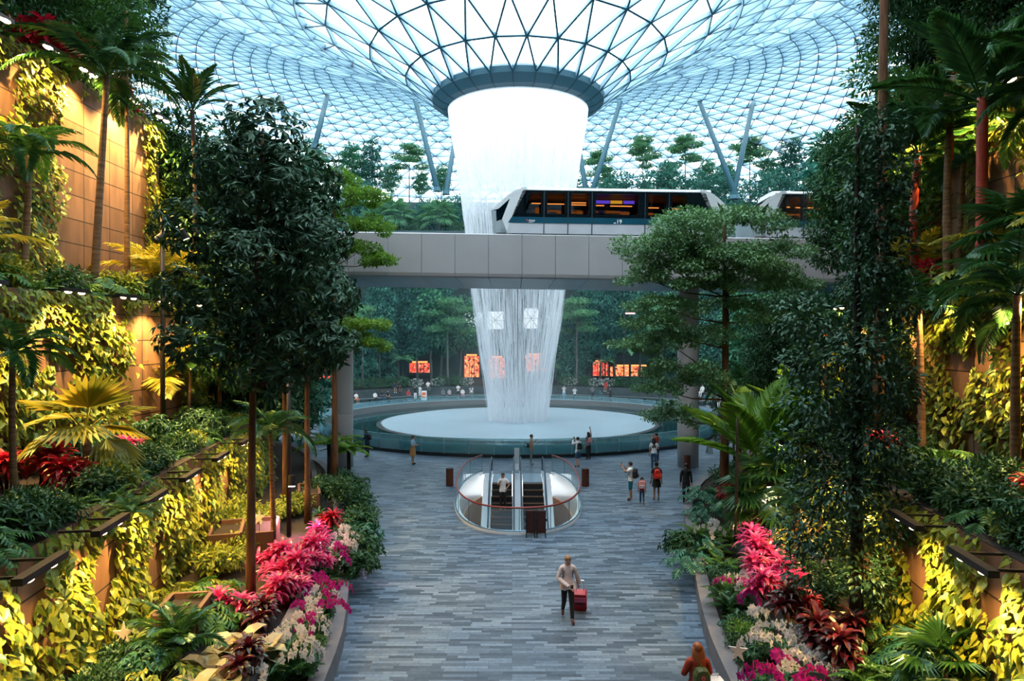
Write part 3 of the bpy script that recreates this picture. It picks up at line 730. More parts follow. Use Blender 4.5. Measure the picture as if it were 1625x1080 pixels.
for px, py, w_, h_, mat, lab in SH:
    Y = 92.5; x, y, z = at(px, py, Y); W_, H_ = w_ * Y / F, h_ * Y / F
    Y = PY + math.sqrt(max(36.4 ** 2 - (x - PX) ** 2, 0)) - .3
    sh = thing('shop_front', lab, 'shop', (x, Y, z - H_ / 2))
    mb = MB(); mb.box((0, .3, H_ / 2), (W_, .05, H_)); mb.build('lit_interior', M[mat], sh)
    mb = MB(); mb.box((0, 0, H_ + .15), (W_ + .4, .7, .3)); mb.box((-W_ / 2 - .1, 0, H_ / 2), (.2, .6, H_)); mb.box((W_ / 2 + .1, 0, H_ / 2), (.2, .6, H_)); mb.box((0, 0, -.2), (W_ + .4, .7, .4)); mb.build('frame', M['shop_frame'], sh)
    mb = MB(); mb.box((0, -.36, H_ + .15), (W_ * .7, .03, .2)); mb.build('sign_band', M['shop_sign'], sh)
    for k in range(1, 3):
        mb = MB(); mb.box((-W_ / 2 + W_ * k / 3, -.02, H_ / 2), (.08, .1, H_)); mb.build('mullion', M['shop_frame'], sh)
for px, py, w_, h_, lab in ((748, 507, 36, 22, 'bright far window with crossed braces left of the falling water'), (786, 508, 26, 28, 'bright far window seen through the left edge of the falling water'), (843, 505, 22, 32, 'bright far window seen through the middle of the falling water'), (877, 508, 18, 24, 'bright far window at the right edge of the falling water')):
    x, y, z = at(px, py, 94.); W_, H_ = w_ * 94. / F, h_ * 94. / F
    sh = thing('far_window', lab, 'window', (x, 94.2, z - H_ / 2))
    mb = MB(); mb.box((0, 0, H_ / 2), (W_, .06, H_)); mb.build('pane', M['glazing_daylight_glow'], sh)
    mb = MB(); mb.tube([(-W_ / 2, -.1, 0), (W_ / 2, -.1, H_)], .05, 6); mb.tube([(W_ / 2, -.1, 0), (-W_ / 2, -.1, H_)], .05, 6); mb.box((0, -.1, H_ * .5), (W_, .06, .08)); mb.build('brace', M['shop_frame'], sh)

x, y, z = at(990, 600, 83.0); lp = thing('lamp_pole', 'thin far lamp pole with a glowing pink bar, right of the waterfall', 'lamp', (x, 83., 1.4))
zt = at(990, 497, 83.0)[2] - 1.4
mb = MB(); mb.tube([(0, 0, 0), (0, 0, zt + .3)], [.07, .05], 8); mb.build('pole', M['shop_frame'], lp)
emat('pink_lamp', (1., .45, .45), 4.); mb = MB(); mb.box((.75, -.05, zt), (1.1, .16, .14)); mb.build('lamp_bar', M['pink_lamp'], lp); mb = MB(); mb.box((.62, -.05, zt + .12), (1.5, .2, .1)); mb.build('arm', M['shop_frame'], lp)

# ------------------------------------------------------------------ people
for n_, c in dict(skin_light=(.60, .34, .24), skin_tan=(.42, .22, .13), skin_brown=(.28, .14, .08), hair_black=(.008, .007, .008), hair_brown=(.05, .022, .010), hair_blond=(.42, .22, .10), hair_copper=(.42, .11, .025),
    cloth_cream=(.82, .66, .62), cloth_white=(.85, .85, .85), cloth_black=(.010, .010, .013), cloth_navy=(.012, .03, .06), cloth_denim=(.03, .09, .17), cloth_grey=(.18, .20, .22), cloth_beige=(.42, .32, .22), cloth_rust=(.42, .045, .012), cloth_red=(.62, .02, .03),
    cloth_skyblue=(.35, .55, .70), cloth_khaki=(.45, .23, .08), cloth_teal=(.01, .16, .22), cloth_pink=(.70, .25, .30), cloth_orange=(.80, .16, .03), cloth_lilac=(.5, .45, .52), bag_black=(.012, .012, .016), bag_red=(.70, .03, .02), bag_green=(.10, .12, .035), bag_darkgreen=(.012, .035, .025),
    bag_pink=(.70, .32, .30), shoe_brown=(.10, .03, .02), shoe_white=(.7, .7, .7), eye_dark=(.01, .01, .01), lip=(.35, .08, .07), case_red=(.45, .012, .02), case_pink=(.75, .12, .22), case_white=(.75, .75, .74)).items():
    pmat(n_, c, .75 if 'cloth' in n_ else (.42 if 'hair' in n_ or 'case' in n_ else .55), var=.12 if 'cloth' in n_ or 'hair' in n_ else .05, scale=14., stretch=(6, 6, 1) if 'hair' in n_ else None)
ARMS = dict(down=((.05, .02, -.27), (.07, -.05, -.51)), phone=((.07, -.04, -.26), (-.10, -.27, -.22)), photo=((.07, -.21, -.10), (-.09, -.36, .13)), photo_one=((.05, -.22, -.05), (-.02, -.38, .18)), up=((.10, -.10, .22), (.12, -.22, .45)),
            pull=((.08, .10, -.25), (.13, .16, -.50)), cross=((.07, .0, -.27), (-.17, -.24, -.42)), lap=((.05, -.05, -.25), (-.06, -.28, -.34)), hip=((.16, .05, -.22), (.03, -.06, -.38)), strap=((.06, -.03, -.26), (-.05, -.22, -.06)))
def person(label, x, y, z, yaw=0., h=1.7, arms=('down', 'down'), legs='stand', top=None, bottom=None, shoes='cloth_black', hair='hair_black', style='short', skin='skin_tan', lean=0., bow=0., sub=1, slim=1., bag=None):
    t = thing('person', label, 'person', (x, y, z), yaw); S = h / 1.7
    drop = {'sit': .42, 'sit_cross': .42}.get(legs, 0.)
    V = []; E = []; Rr = []
    def v(p, r, parent=None):
        V.append(np.array(p, float)); Rr.append(r); 
        if parent is not None: E.append((parent, len(V) - 1))
        return len(V) - 1
    zz = -drop
    sh = lambda f: -lean * f                     # forward lean shifts the upper body towards -Y
    pel = v((0, 0, .96 + zz), (.135 * slim, .105)); wst = v((0, sh(.3), 1.10 + zz), (.12 * slim, .09), pel); che = v((0, sh(.7), 1.27 + zz), (.150 * slim, .105), wst); upc = v((0, sh(1), 1.39 + zz), (.115 * slim, .085), che)
    nk = v((0, sh(1.1) - .01, 1.475 + zz), (.052, .052), upc); hb = v((0, sh(1.2) - .02 - bow * .5, 1.54 + zz), (.070, .078), nk); hm = v((0, sh(1.25) - .025 - bow, 1.605 + zz), (.080, .098), hb); ht = v((0, sh(1.28) - .015 - bow, 1.665 + zz), (.062, .075), hm)
    bones = [('hips', pel, wst, .12), ('torso', wst, che, .13), ('torso', che, upc, .12), ('neck', upc, nk, .05), ('head', nk, hb, .05), ('head', hb, hm, .08), ('head', hm, ht, .08)]
    hands = []
    for i, s in enumerate((-1, 1)):              # the person's right, then left
        a = ARMS[arms[i]]; S0 = np.array((s * .165 * (.5 + slim * .5), sh(1), 1.385 + zz))
        c = v(S0, (.058, .058), upc); e = v(S0 + np.array((s * a[0][0], a[0][1], a[0][2])), (.043, .043), c); w = v(S0 + np.array((s * a[1][0], a[1][1], a[1][2])), (.029, .029), e)
        d = unit(V[w] - V[e]); p = v(V[w] + d * .075, (.036, .022), w)
        bones += [('torso', upc, c, .055), ('uarm', c, e, .05), ('farm', e, w, .036), ('hand', w, p, .03)]; hands.append((V[w].copy(), d, s))
    for i, s in enumerate((-1, 1)):
        hp = np.array((s * .085, 0, .90 + zz))
        if legs.startswith('sit'):
            k = (s * .11, -.42, .50); a = (s * .11 + (0 if legs == 'sit' else -s * .12), -.44, .09); to = (a[0], a[1] - .15, .035)
        elif legs == 'walk':
            k, a, to = (((s * .09, -.13, .51), (s * .09, -.25, .09), (s * .10, -.42, .045)) if i == 1 else ((s * .09, .02, .50), (s * .09, .30, .16), (s * .10, .20, .045)))
        elif legs == 'wide': k, a, to = (s * .14, .0, .49), (s * .19, .02, .09), (s * .21, -.13, .035)
        else: k, a, to = (s * .09, -.012, .50), (s * .095, .02, .085), (s * .11, -.13, .035)
        q = v(hp, (.095 * slim, .095), pel); kn = v(k, (.060, .060), q); an = v(a, (.040, .040), kn); f = v(to, (.040, .030), an)
        bones += [('hips', pel, q, .10), ('thigh', q, kn, .075), ('shank', kn, an, .05), ('foot', an, f, .04)]
    me = bpy.data.meshes.new('tmp'); me.from_pydata([p * S for p in V], E, []); o = bpy.data.objects.new('tmp', me); COL.objects.link(o)
    sk = o.modifiers.new('s', 'SKIN'); sk.use_smooth_shade = True
    for i, r in enumerate(Rr): me.skin_vertices[0].data[i].radius = (r[0] * S, r[1] * S); me.skin_vertices[0].data[i].use_root = (i == 0)
    ss = o.modifiers.new('u', 'SUBSURF'); ss.levels = 2 if sub > 1 else 1; ss.render_levels = ss.levels
    dg = bpy.context.evaluated_depsgraph_get(); bm_ = bpy.data.meshes.new_from_object(o.evaluated_get(dg)); bpy.data.objects.remove(o); bpy.data.meshes.remove(me)
    n_ = len(bm_.vertices); co = np.empty(n_ * 3, np.float32); bm_.vertices.foreach_get('co', co); co = co.reshape(-1, 3).astype(float)
    no_ = np.empty(n_ * 3, np.float32); bm_.vertices.foreach_get('normal', no_); no_ = no_.reshape(-1, 3)
    polys = [tuple(p.vertices) for p in bm_.polygons]; bpy.data.meshes.remove(bm_)
    body = MB(); body.add(co, polys, 0)
    # face: eyes, brows, nose, mouth, ears
    hd = V[hm] * S; fy = hd[1] - .090 * S
    for s in (-1, 1):
        body.ball((hd[0] + s * .031 * S, fy + .006 * S, hd[2] + .012 * S), (.011 * S, .008 * S, .007 * S), 8, 5, 1); body.ball((hd[0] + s * .080 * S, hd[1] + .012 * S, hd[2] - .004 * S), (.012 * S, .02 * S, .032 * S), 6, 5, 0)
        body.box((hd[0] + s * .031 * S, fy + .004 * S, hd[2] + .032 * S), (.032 * S, .008 * S, .005 * S), 0, 1)
    body.tube([(hd[0], fy + .004 * S, hd[2] + .015 * S), (hd[0], fy - .016 * S, hd[2] - .022 * S), (hd[0], fy + .004 * S, hd[2] - .030 * S)], [.006 * S, .015 * S, .009 * S], 6); body.ball((hd[0], fy + .008 * S, hd[2] - .055 * S), (.024 * S, .008 * S, .008 * S), 8, 4, 2)
    # fingers and thumb
    for (w, d, s) in hands:
        b = (w + d * .095) * S; u = np.array([0, 0, 1.]) if abs(d[2]) < .8 else np.array([0, -1., 0]); sd = unit(np.cross(d, u)); nn = np.cross(sd, d)
        for k, L in enumerate((.072, .082, .076, .060)):
            o_ = b + sd * (k - 1.5) * .018 * S; body.tube([o_ - d * .02 * S, o_ + (d * .45 + nn * -.08) * L * S, o_ + (d * .85 + nn * -.35) * L * S, o_ + (d * 1.0 - nn * .62) * L * S], [.0085 * S, .008 * S, .007 * S, .005 * S], 5)
        o_ = (w + d * .045) * S; body.tube([o_ + sd * .02 * S * -s, o_ + (sd * -s * .045 + d * .03) * S, o_ + (sd * -s * .050 + d * .065 - nn * .02) * S], [.011 * S, .010 * S, .007 * S], 5)
    body.build('body', [M[skin], M['eye_dark'], M['lip']], t, smooth=True)
    # which bone each face of the body follows
    ctr = np.array([co[list(p)].mean(0) for p in polys]); best = np.full(len(ctr), 9.); reg = np.zeros(len(ctr), int); names_ = [b[0] for b in bones]; tt = np.zeros(len(ctr))
    for j, (nm, a, b, r) in enumerate(bones):
        A, B = V[a] * S, V[b] * S; ab = B - A; q = np.clip(((ctr - A) @ ab) / (ab @ ab), 0, 1); dd = np.linalg.norm(ctr - A - q[:, None] * ab, axis=1) - r * S; m_ = dd < best; best[m_] = dd[m_]; reg[m_] = j; tt[m_] = q[m_]
    regn = np.array(names_)[reg]
    def garment(name, keep, th, mat, flare=None):
        idx = np.nonzero(keep)[0]
        if len(idx) == 0: return
        used = sorted({i for k in idx for i in polys[k]}); mp_ = {u: i for i, u in enumerate(used)}
        Vv = co[used] + no_[used] * th * S
        if flare is not None: Vv = flare(Vv)
        g = MB(); g.add(Vv, [[mp_[i] for i in polys[k]] for k in idx]); return g.build(name, M[mat], t, smooth=True)
    if top:
        mat, sleeve = top[0], top[1]; hem = top[2] if len(top) > 2 else .88
        k = (regn == 'torso') | ((regn == 'hips') & (ctr[:, 2] > (hem + zz) * S) & (np.abs(ctr[:, 0]) < .3))
        if sleeve != 'none': k |= (regn == 'uarm') & ((tt < .62) | (sleeve == 'long'))
        if sleeve == 'long': k |= (regn == 'farm') & (tt < .95)
        loose = top[3] if len(top) > 3 else .0
        fl_ = (lambda P: P * np.array([1, 1, 1]) + np.stack([P[:, 0] * loose * np.clip((1.3 + zz) * S - P[:, 2], 0, .5) * 2, P[:, 1] * loose * np.clip((1.3 + zz) * S - P[:, 2], 0, .5) * 2, 0 * P[:, 0]], 1)) if loose else None
        garment('shirt', k, .016, mat, fl_)
    if bottom:
        mat, kind = bottom
        if kind in ('trousers', 'shorts'):
            k = (regn == 'hips') | (regn == 'thigh') & ((tt < .98) | (kind == 'trousers'))
            if kind == 'trousers': k |= (regn == 'shank') & (tt < .93)
            garment('trousers' if kind == 'trousers' else 'shorts', k, .011, mat)
        else:
            z1 = (1.12 if kind == 'skirt' else 1.2) + zz; z0 = .52 + zz if kind == 'skirt' else .62 + zz
            g = MB(); prof = [(z1, .125, .100), (1.0 + zz, .155, .130), (.8 + zz, .185, .165), (z0, .20, .185)]; Vv = []
            for zq, rx, ry in prof:
                for q in range(20): a = 2 * PI * q / 20; f_ = 1 + .03 * math.sin(5 * a) * (zq < .9 + zz); Vv.append((rx * slim * f_ * math.cos(a) * S, (ry * f_ * math.sin(a) + sh(.15)) * S, zq * S))
            g.add(Vv, [(j * 20 + q, j * 20 + (q + 1) % 20, (j + 1) * 20 + (q + 1) % 20, (j + 1) * 20 + q) for j in range(3) for q in range(20)]); g.build('skirt' if kind == 'skirt' else 'dress', M[mat], t, smooth=True)
    garment('shoes', regn == 'foot', .010, shoes)
    # hair
    g = MB(); hc = hd + np.array([0, .012, .022]) * S; rx, ry, rz = .092 * S, .108 * S, .098 * S; Vv = []; fc_ = []; nn_, mm_ = 18, 10
    for j in range(mm_ + 1):
        th = PI * j / mm_
        for q in range(nn_):
            a = 2 * PI * q / nn_; Vv.append((hc[0] + rx * math.sin(th) * math.cos(a), hc[1] + ry * math.sin(th) * math.sin(a), hc[2] + rz * math.cos(th)))
    for j in range(mm_):
        for q in range(nn_):
            a = 2 * PI * (q + .5) / nn_; zc = math.cos(PI * (j + .5) / mm_)
            front = math.sin(a)                       # -1 towards the face
            if zc > .45 or (front > -.25 and zc > (-.55 if style == 'short' else -.85)) or (style != 'short' and front > -.55 and zc > -.5 and abs(math.cos(a)) > .8): fc_.append((j * nn_ + q, (j + 1) * nn_ + q, (j + 1) * nn_ + (q + 1) % nn_, j * nn_ + (q + 1) % nn_))
    g.add(Vv, fc_)
    if style == 'long':
        for q in np.linspace(-1, 1, 7): g.tube([hd + np.array([q * .07, .055 - abs(q) * .02, .04]) * S, hd + np.array([q * .085, .085 - abs(q) * .03, -.10]) * S, hd + np.array([q * .095, .11 - abs(q) * .03, -.25]) * S, hd + np.array([q * .075, .12, -.42]) * S], [.035 * S, .04 * S, .036 * S, .012 * S], 7)
    if style == 'pony': g.tube([hd + np.array([0, .10, .05]) * S, hd + np.array([0, .15, .0]) * S, hd + np.array([0, .14, -.14]) * S, hd + np.array([0, .12, -.24]) * S], [.022 * S, .03 * S, .026 * S, .008 * S], 8)
    if style == 'bun': g.ball(hd + np.array([0, .09, .09]) * S, .045 * S, 10, 7)
    g.build('hair', M[hair], t, smooth=True)
    Mx = Matrix.Translation((x, y, z)) @ Matrix.Rotation(yaw, 4, 'Z')
    t['_x'] = 0
    del t['_x']
    info = dict(S=S, zz=zz, hands=[tuple(Mx @ Vector((w + d * .10) * S)) for w, d, s in hands], back=lambda dx, dy, dz: tuple(Mx @ Vector(((dx) * S, (dy + sh(.8)) * S, (dz + zz) * S))), sh=sh)
    return t, info
def backpack(label, info, yaw, mat, pocket, w=.30, h=.42, d=.16, badge=None, dz=1.22):
    p = info['back'](0, .10 + d / 2 + .02, dz - h / 2); t = thing('backpack', label, 'backpack', p, yaw)
    mb = MB(); poly = [(-w / 2, .03), (-w / 2 + .03, 0), (w / 2 - .03, 0), (w / 2, .03), (w / 2 * .95, h * .72), (w / 2 * .6, h * .95), (0, h), (-w / 2 * .6, h * .95), (-w / 2 * .95, h * .72)]
    Vv = []
    for yy, sc in ((-d / 2, .92), (-d * .2, 1.), (d * .25, 1.), (d / 2, .86)):
        for a, b in poly: Vv.append((a * sc, yy, h / 2 + (b - h / 2) * sc))
    n_ = len(poly); mb.add(Vv, [(j * n_ + i, j * n_ + (i + 1) % n_, (j + 1) * n_ + (i + 1) % n_, (j + 1) * n_ + i) for j in range(3) for i in range(n_)] + [tuple(range(n_)), tuple(range(3 * n_ + n_ - 1, 3 * n_ - 1, -1))]); mb.build('bag_body', M[mat], t, smooth=False)
    mb = MB(); Vv = []
    for yy, sc in ((d / 2 - .01, .9), (d / 2 + .05, .8)):
        for a, b in ((-w * .4, .05), (w * .4, .05), (w * .4, h * .45), (w * .25, h * .52), (-w * .25, h * .52), (-w * .4, h * .45)): Vv.append((a * sc, yy, .25 * h + (b - .25 * h) * sc))
    mb.add(Vv, [(i, (i + 1) % 6, 6 + (i + 1) % 6, 6 + i) for i in range(6)] + [(6, 7, 8, 9, 10, 11)]); mb.build('front_pocket', M[pocket], t)
    for s in (-1, 1): mb = MB(); mb.tube([(s * .09, -d / 2, h * .85), (s * .10, -d / 2 - .06, h * .93), (s * .115, -d / 2 - .21, h * .80), (s * .12, -d / 2 - .22, h * .45), (s * .14, -d / 2 - .10, h * .12), (s * .12, -d / 2, h * .1)], .018, 6, flat=.5); mb.build('strap', M[mat], t)
    mb = MB(); mb.tube([(-.03, -d * .2, h), (-.02, -d * .2, h + .035), (.02, -d * .2, h + .035), (.03, -d * .2, h)], .008, 5); mb.build('grab_loop', M[mat], t)
    if badge:
        mb = MB(); mb.tube([(0, d / 2 + .0, h * .62), (0, d / 2 + .012, h * .62)], [.035, .035], 16); b = mb.build('round_badge', M[badge], t); mb = MB(); mb.tube([(0, d / 2 + .010, h * .62), (0, d / 2 + .016, h * .62)], [.02, .02], 12); mb.build('badge_centre', M['cloth_rust'], b)
    return t
def phone(label, info, yaw, hand=0):
    p = info['hands'][hand]; t = thing('phone', label, 'phone', p, yaw); mb = MB(); mb.box((0, 0, .02), (.072, .010, .145)); mb.build('case', M['bag_black'], t); mb = MB(); mb.box((0, .006, .02), (.064, .003, .13)); mb.build('screen', M['train_black'], t)
def suitcase(label, x, y, yaw, w, h, d, mat, mat2, handle, tilt=0.):
    t = thing('suitcase', label, 'suitcase', (x, y, 0), yaw); t.rotation_euler[0] = tilt
    mb = MB(); r = .05; n_ = 5; poly = []
    for cx_, cz, a0_ in ((w / 2 - r, h - r + .06, 0), (-w / 2 + r, h - r + .06, PI / 2), (-w / 2 + r, r + .06, PI), (w / 2 - r, r + .06, 1.5 * PI)):
        for k in range(n_): a = a0_ + PI / 2 * k / (n_ - 1); poly.append((cx_ + r * math.cos(a), cz + r * math.sin(a)))
    mb.prism(poly, -d / 2, d / 2, axis=1); mb.build('shell', M[mat], t)
    mb = MB(); mb.box((0, -d / 2 - .012, h * .80), (w * .86, .03, h * .30)); mb.box((0, -d / 2 - .008, h * .34), (w * .86, .02, h * .46), mi=1); mb.build('pocket', [M[mat2], M[mat]], t)
    mb = MB(); mb.box((0, -d / 2 - .03, h * .585), (w * .5, .02, .03)); mb.build('side_handle', M['black'], t)
    mb = MB(); mb.tube([(-w * .28, d * .3, h), (-w * .28, d * .3, h + handle)], .009, 6); mb.tube([(w * .28, d * .3, h), (w * .28, d * .3, h + handle)], .009, 6); mb.box((0, d * .3, h + handle), (w * .62, .03, .03)); mb.build('pull_handle', M['steel'], t)
    for sx in (-1, 1):
        for sy in (-1, 1): mb = MB(); mb.tube([(sx * w * .38 - .012, sy * d * .36, .03), (sx * w * .38 + .012, sy * d * .36, .03)], [.03, .03], 10); mb.build('wheel', M['black'], t)
    return t
# -- the woman with the red case
x, y, z = ground(901, 984)
pw_, iw = person('woman in cream blouse and black trousers walking with a phone', x, y + .02, 0, .06, 1.66, ('cross', 'pull'), 'walk', ('cloth_cream', 'long', .80, .28), ('cloth_black', 'trousers'), 'shoe_brown', 'hair_blond', 'pony', 'skin_light', bow=.02, sub=2)
phone('phone held at the waist by the woman in cream', iw, .3, 0)
hx, hy, hz = iw['hands'][1]
suitcase('red and pink wheeled suitcase pulled by the woman in cream', hx + .10, hy + .50, -.15, .36, .52, .22, 'case_red', 'case_pink', .38, .38)
backpack('slim grey backpack on the woman in cream', iw, .06, 'cloth_grey', 'cloth_grey', .24, .34, .10)
# -- the red-haired woman at the lower right edge
Yw = 12.7; pw_, iw = person('woman with long copper hair and rust top seen from behind', (1108 - CX) / F * Yw, Yw, 0, PI + .08, 1.68, ('phone', 'phone'), 'stand', ('cloth_rust', 'long', .80, .25), ('cloth_navy', 'trousers'), 'shoe_white', 'hair_copper', 'long', 'skin_light', sub=2)
backpack('olive green backpack with round badge on the copper-haired woman', iw, PI + .08, 'bag_green', 'bag_darkgreen', .31, .42, .17, 'case_pink', dz=1.14)
suitcase('white suitcase with black straps beside the copper-haired woman', 3.83, 13.15, .1, .42, .74, .26, 'case_white', 'black', .12)
# -- on the escalator and by the pool
person('man in white T-shirt and black trousers riding the left escalator', -.44, YC - .2 - 4 * .4 + .05, -4 * .4 * SL + .01, 0., 1.72, ('strap', 'hip'), 'stand', ('cloth_white', 'short', .84), ('cloth_black', 'trousers'), 'shoe_white', 'hair_black', 'short', 'skin_tan', sub=2)
def pgp(label, px, py, yaw, h, bag=None, **k):
    x, y, z = ground(px, py); t, i = person(label, x, y, 0, yaw, h, **k)
    return t, i
t_, i_ = pgp('person in dark blue with a phone beside the left bridge column', 583, 725, -1.9, 1.70, arms=('phone', 'phone'), top=('cloth_navy', 'long'), bottom=('cloth_black', 'trousers'), style='long', bow=.04, lean=.05); backpack('dark backpack on the person by the left column', i_, -1.9, 'bag_black', 'bag_black', .26, .36, .12)
t_, i_ = pgp('woman in pale blue blouse and tan skirt looking at phone', 655, 737, 1.35, 1.66, arms=('phone', 'phone'), top=('cloth_skyblue', 'short'), bottom=('cloth_khaki', 'skirt'), style='pony', skin='skin_light', bow=.03); phone('phone in the hands of the woman in tan skirt', i_, 1.35, 0)
t_, i_ = pgp('man in beige T-shirt and grey trousers standing behind the sign pylon', 843, 737, 1.5, 1.72, arms=('down', 'strap'), top=('cloth_beige', 'short'), bottom=('cloth_grey', 'trousers'), shoes='cloth_grey', skin='skin_tan'); backpack('black bag worn across by the man in beige', i_, 1.5 + PI, 'bag_black', 'bag_black', .24, .28, .12, dz=1.1)
t_, i_ = pgp('woman in white top photographing the waterfall by the well', 917, 741, PI + .5, 1.68, arms=('photo', 'photo'), top=('cloth_white', 'long'), bottom=('cloth_denim', 'shorts'), style='bun', skin='skin_light'); backpack('green backpack on the woman in white top', i_, PI + .5, 'bag_darkgreen', 'bag_darkgreen', .28, .38, .14); phone('phone raised by the woman in white top', i_, PI + .5, 0)
t_, i_ = pgp('woman in grey T-shirt with one arm raised at the pool', 934, 729, PI + .5, 1.64, arms=('up', 'down'), top=('cloth_grey', 'short'), bottom=('cloth_black', 'trousers'), shoes='shoe_brown', style='long'); backpack('pink bag on the woman with raised arm', i_, PI + .5, 'bag_pink', 'bag_pink', .26, .3, .12)
t_, i_ = pgp('person in white T-shirt and jeans by the pool, right of centre', 1038, 745, PI - .2, 1.74, arms=('phone', 'down'), top=('cloth_white', 'short'), bottom=('cloth_denim', 'trousers'), style='long', skin='skin_tan')
t_, i_ = pgp('person in rust shirt half hidden behind the one in jeans', 1042, 733, PI + .3, 1.70, arms=('photo', 'photo'), top=('cloth_rust', 'short'), bottom=('cloth_navy', 'trousers'))
t_, i_ = pgp('man in white T-shirt and blue shorts photographing with a phone', 1001, 794, -1.9, 1.72, arms=('photo', 'photo'), top=('cloth_white', 'short'), bottom=('cloth_teal', 'shorts'), shoes='shoe_brown', skin='skin_tan', sub=2); backpack('black backpack on the man in blue shorts', i_, -1.9, 'bag_black', 'bag_black', .30, .44, .18); phone('phone raised by the man in blue shorts', i_, -1.9, 0)
t_, i_ = pgp('small girl in red T-shirt walking between two adults', 1019, 800, PI - .15, 1.18, arms=('down', 'down'), top=('cloth_red', 'short'), bottom=('cloth_denim', 'trousers'), shoes='cloth_black', style='long', skin='skin_tan', legs='walk'); backpack('pale pink backpack on the small girl', i_, PI - .15, 'bag_pink', 'cloth_lilac', .30, .36, .14, dz=1.2)
t_, i_ = pgp('woman in black dress walking away, right of the small girl', 1042, 794, PI, 1.70, arms=('down', 'down'), top=('cloth_black', 'short'), bottom=('cloth_black', 'dress'), shoes='shoe_brown', style='bun', skin='skin_tan'); backpack('bright red backpack on the woman in black dress', i_, PI, 'bag_red', 'bag_red', .30, .44, .16)
pgp('person in black suit standing by the right kerb plants', 1089, 797, PI - .3, 1.72, arms=('down', 'down'), top=('cloth_black', 'long'), bottom=('cloth_black', 'trousers'), skin='skin_tan')
# -- beyond the pool
def bench_seat(px, R=25.75, zs=0., z0=0.):
    tx = (px - CX) / F; a = tx * tx + 1; b = -2 * (tx * PX + PY); c = PX * PX + PY * PY - R * R
    Y = (-b + math.sqrt(b * b - 4 * a * c)) / (2 * a); return tx * Y, Y, z0
FARP = [(519, 651, 'stand', 'photo', 'cloth_black', ('cloth_navy', 'skirt'), 'person in black with orange bag photographing at far left', 2.4), (527, 646, 'stand', 'photo', 'cloth_white', ('cloth_black', 'trousers'), 'person partly hidden by the left bridge column', 2.4),
    (565, 0, 'bench', 'lap', 'cloth_white', ('cloth_orange', 'shorts'), 'person in white top seated right beside the left bridge column', 0), (595, 0, 'bench', 'lap', 'cloth_white', ('cloth_black', 'trousers'), 'person in white leaning on the far bench, first of the left three', 0), (606, 0, 'bench', 'phone', 'cloth_navy', ('cloth_denim', 'trousers'), 'person in navy seated on the far bench beside one in white', 0), (615, 0, 'bench', 'lap', 'cloth_black', ('cloth_black', 'trousers'), 'person in black seated on far bench, third of the left three', 0),
    (625, 0, 'wall', 'lap', 'cloth_navy', ('cloth_navy', 'shorts'), 'person in navy with bare legs on the far planter wall', 0), (633, 0, 'wall', 'phone', 'cloth_black', ('cloth_black', 'shorts'), 'person in black with bare legs on the far planter wall', 0), (648, 0, 'bench', 'lap', 'cloth_red', ('cloth_denim', 'trousers'), 'person in red top seated on the far bench', 0),
    (659, 635, 'stand', 'photo', 'cloth_black', ('cloth_white', 'trousers'), 'person in black top and white trousers photographing across the pool', 0), (666, 633, 'stand', 'down', 'cloth_white', ('cloth_white', 'trousers'), 'person all in white beside the far poster stand', 0), (679, 0, 'wall', 'lap', 'cloth_white', ('cloth_grey', 'trousers'), 'person in white perched on the far planter wall', 0),
    (703, 0, 'bench', 'lap', 'cloth_grey', ('cloth_navy', 'trousers'), 'person in grey seated under the left pale tree', 0), (713, 0, 'bench', 'lap', 'cloth_lilac', ('cloth_navy', 'trousers'), 'person in lilac seated under the left pale tree', 0), (727, 632, 'stand', 'phone', 'cloth_white', ('cloth_black', 'shorts'), 'person in white and black shorts left of the falling water', .6), (734, 0, 'bench', 'lap', 'cloth_white', ('cloth_pink', 'trousers'), 'person in white and pink seated left of the falling water', 0),
    (748, 634, 'stand', 'down', 'cloth_white', ('cloth_grey', 'trousers'), 'person in white shirt standing at the left edge of the falling water', PI), (895, 635, 'stand', 'photo', 'cloth_white', ('cloth_skyblue', 'trousers'), 'person in white and pale trousers right of the falling water', 0), (912, 638, 'stand', 'photo', 'cloth_white', ('cloth_black', 'trousers'), 'person in white and black trousers under the right pale tree', 0),
    (940, 634, 'stand', 'phone', 'cloth_grey', ('cloth_navy', 'trousers'), 'person in grey across the pool, left of one in blue', 0), (952, 640, 'stand', 'phone', 'cloth_teal', ('cloth_teal', 'trousers'), 'person all in blue across the pool on the right', 2.0), (969, 640, 'wide', 'phone', 'cloth_black', ('cloth_black', 'trousers'), 'person in black with wide stance across the pool', -1.2),
    (962, 0, 'wall', 'lap', 'cloth_red', ('cloth_red', 'shorts'), 'person in red seated among white flowers', 0), (1053, 623, 'stand', 'photo', 'cloth_red', ('cloth_pink', 'dress'), 'person in pink-red dress photographing left of the right column', 0), (1115, 0, 'wall', 'lap', 'cloth_white', ('cloth_white', 'trousers'), 'person in white seated just right of the right column', 0),
    (1119, 0, 'bench', 'lap', 'cloth_teal', ('cloth_navy', 'trousers'), 'person in teal seated low right of the right column', 0), (1128, 0, 'bench', 'lap', 'cloth_white', ('cloth_denim', 'trousers'), 'person in white seated second right of the right column', 0), (1137, 0, 'bench', 'phone', 'cloth_grey', ('cloth_navy', 'trousers'), 'person in grey seated third right of the right column', 0), (1145, 0, 'bench', 'lap', 'cloth_skyblue', ('cloth_white', 'trousers'), 'person in pale blue seated farthest right on the bench', 0)]
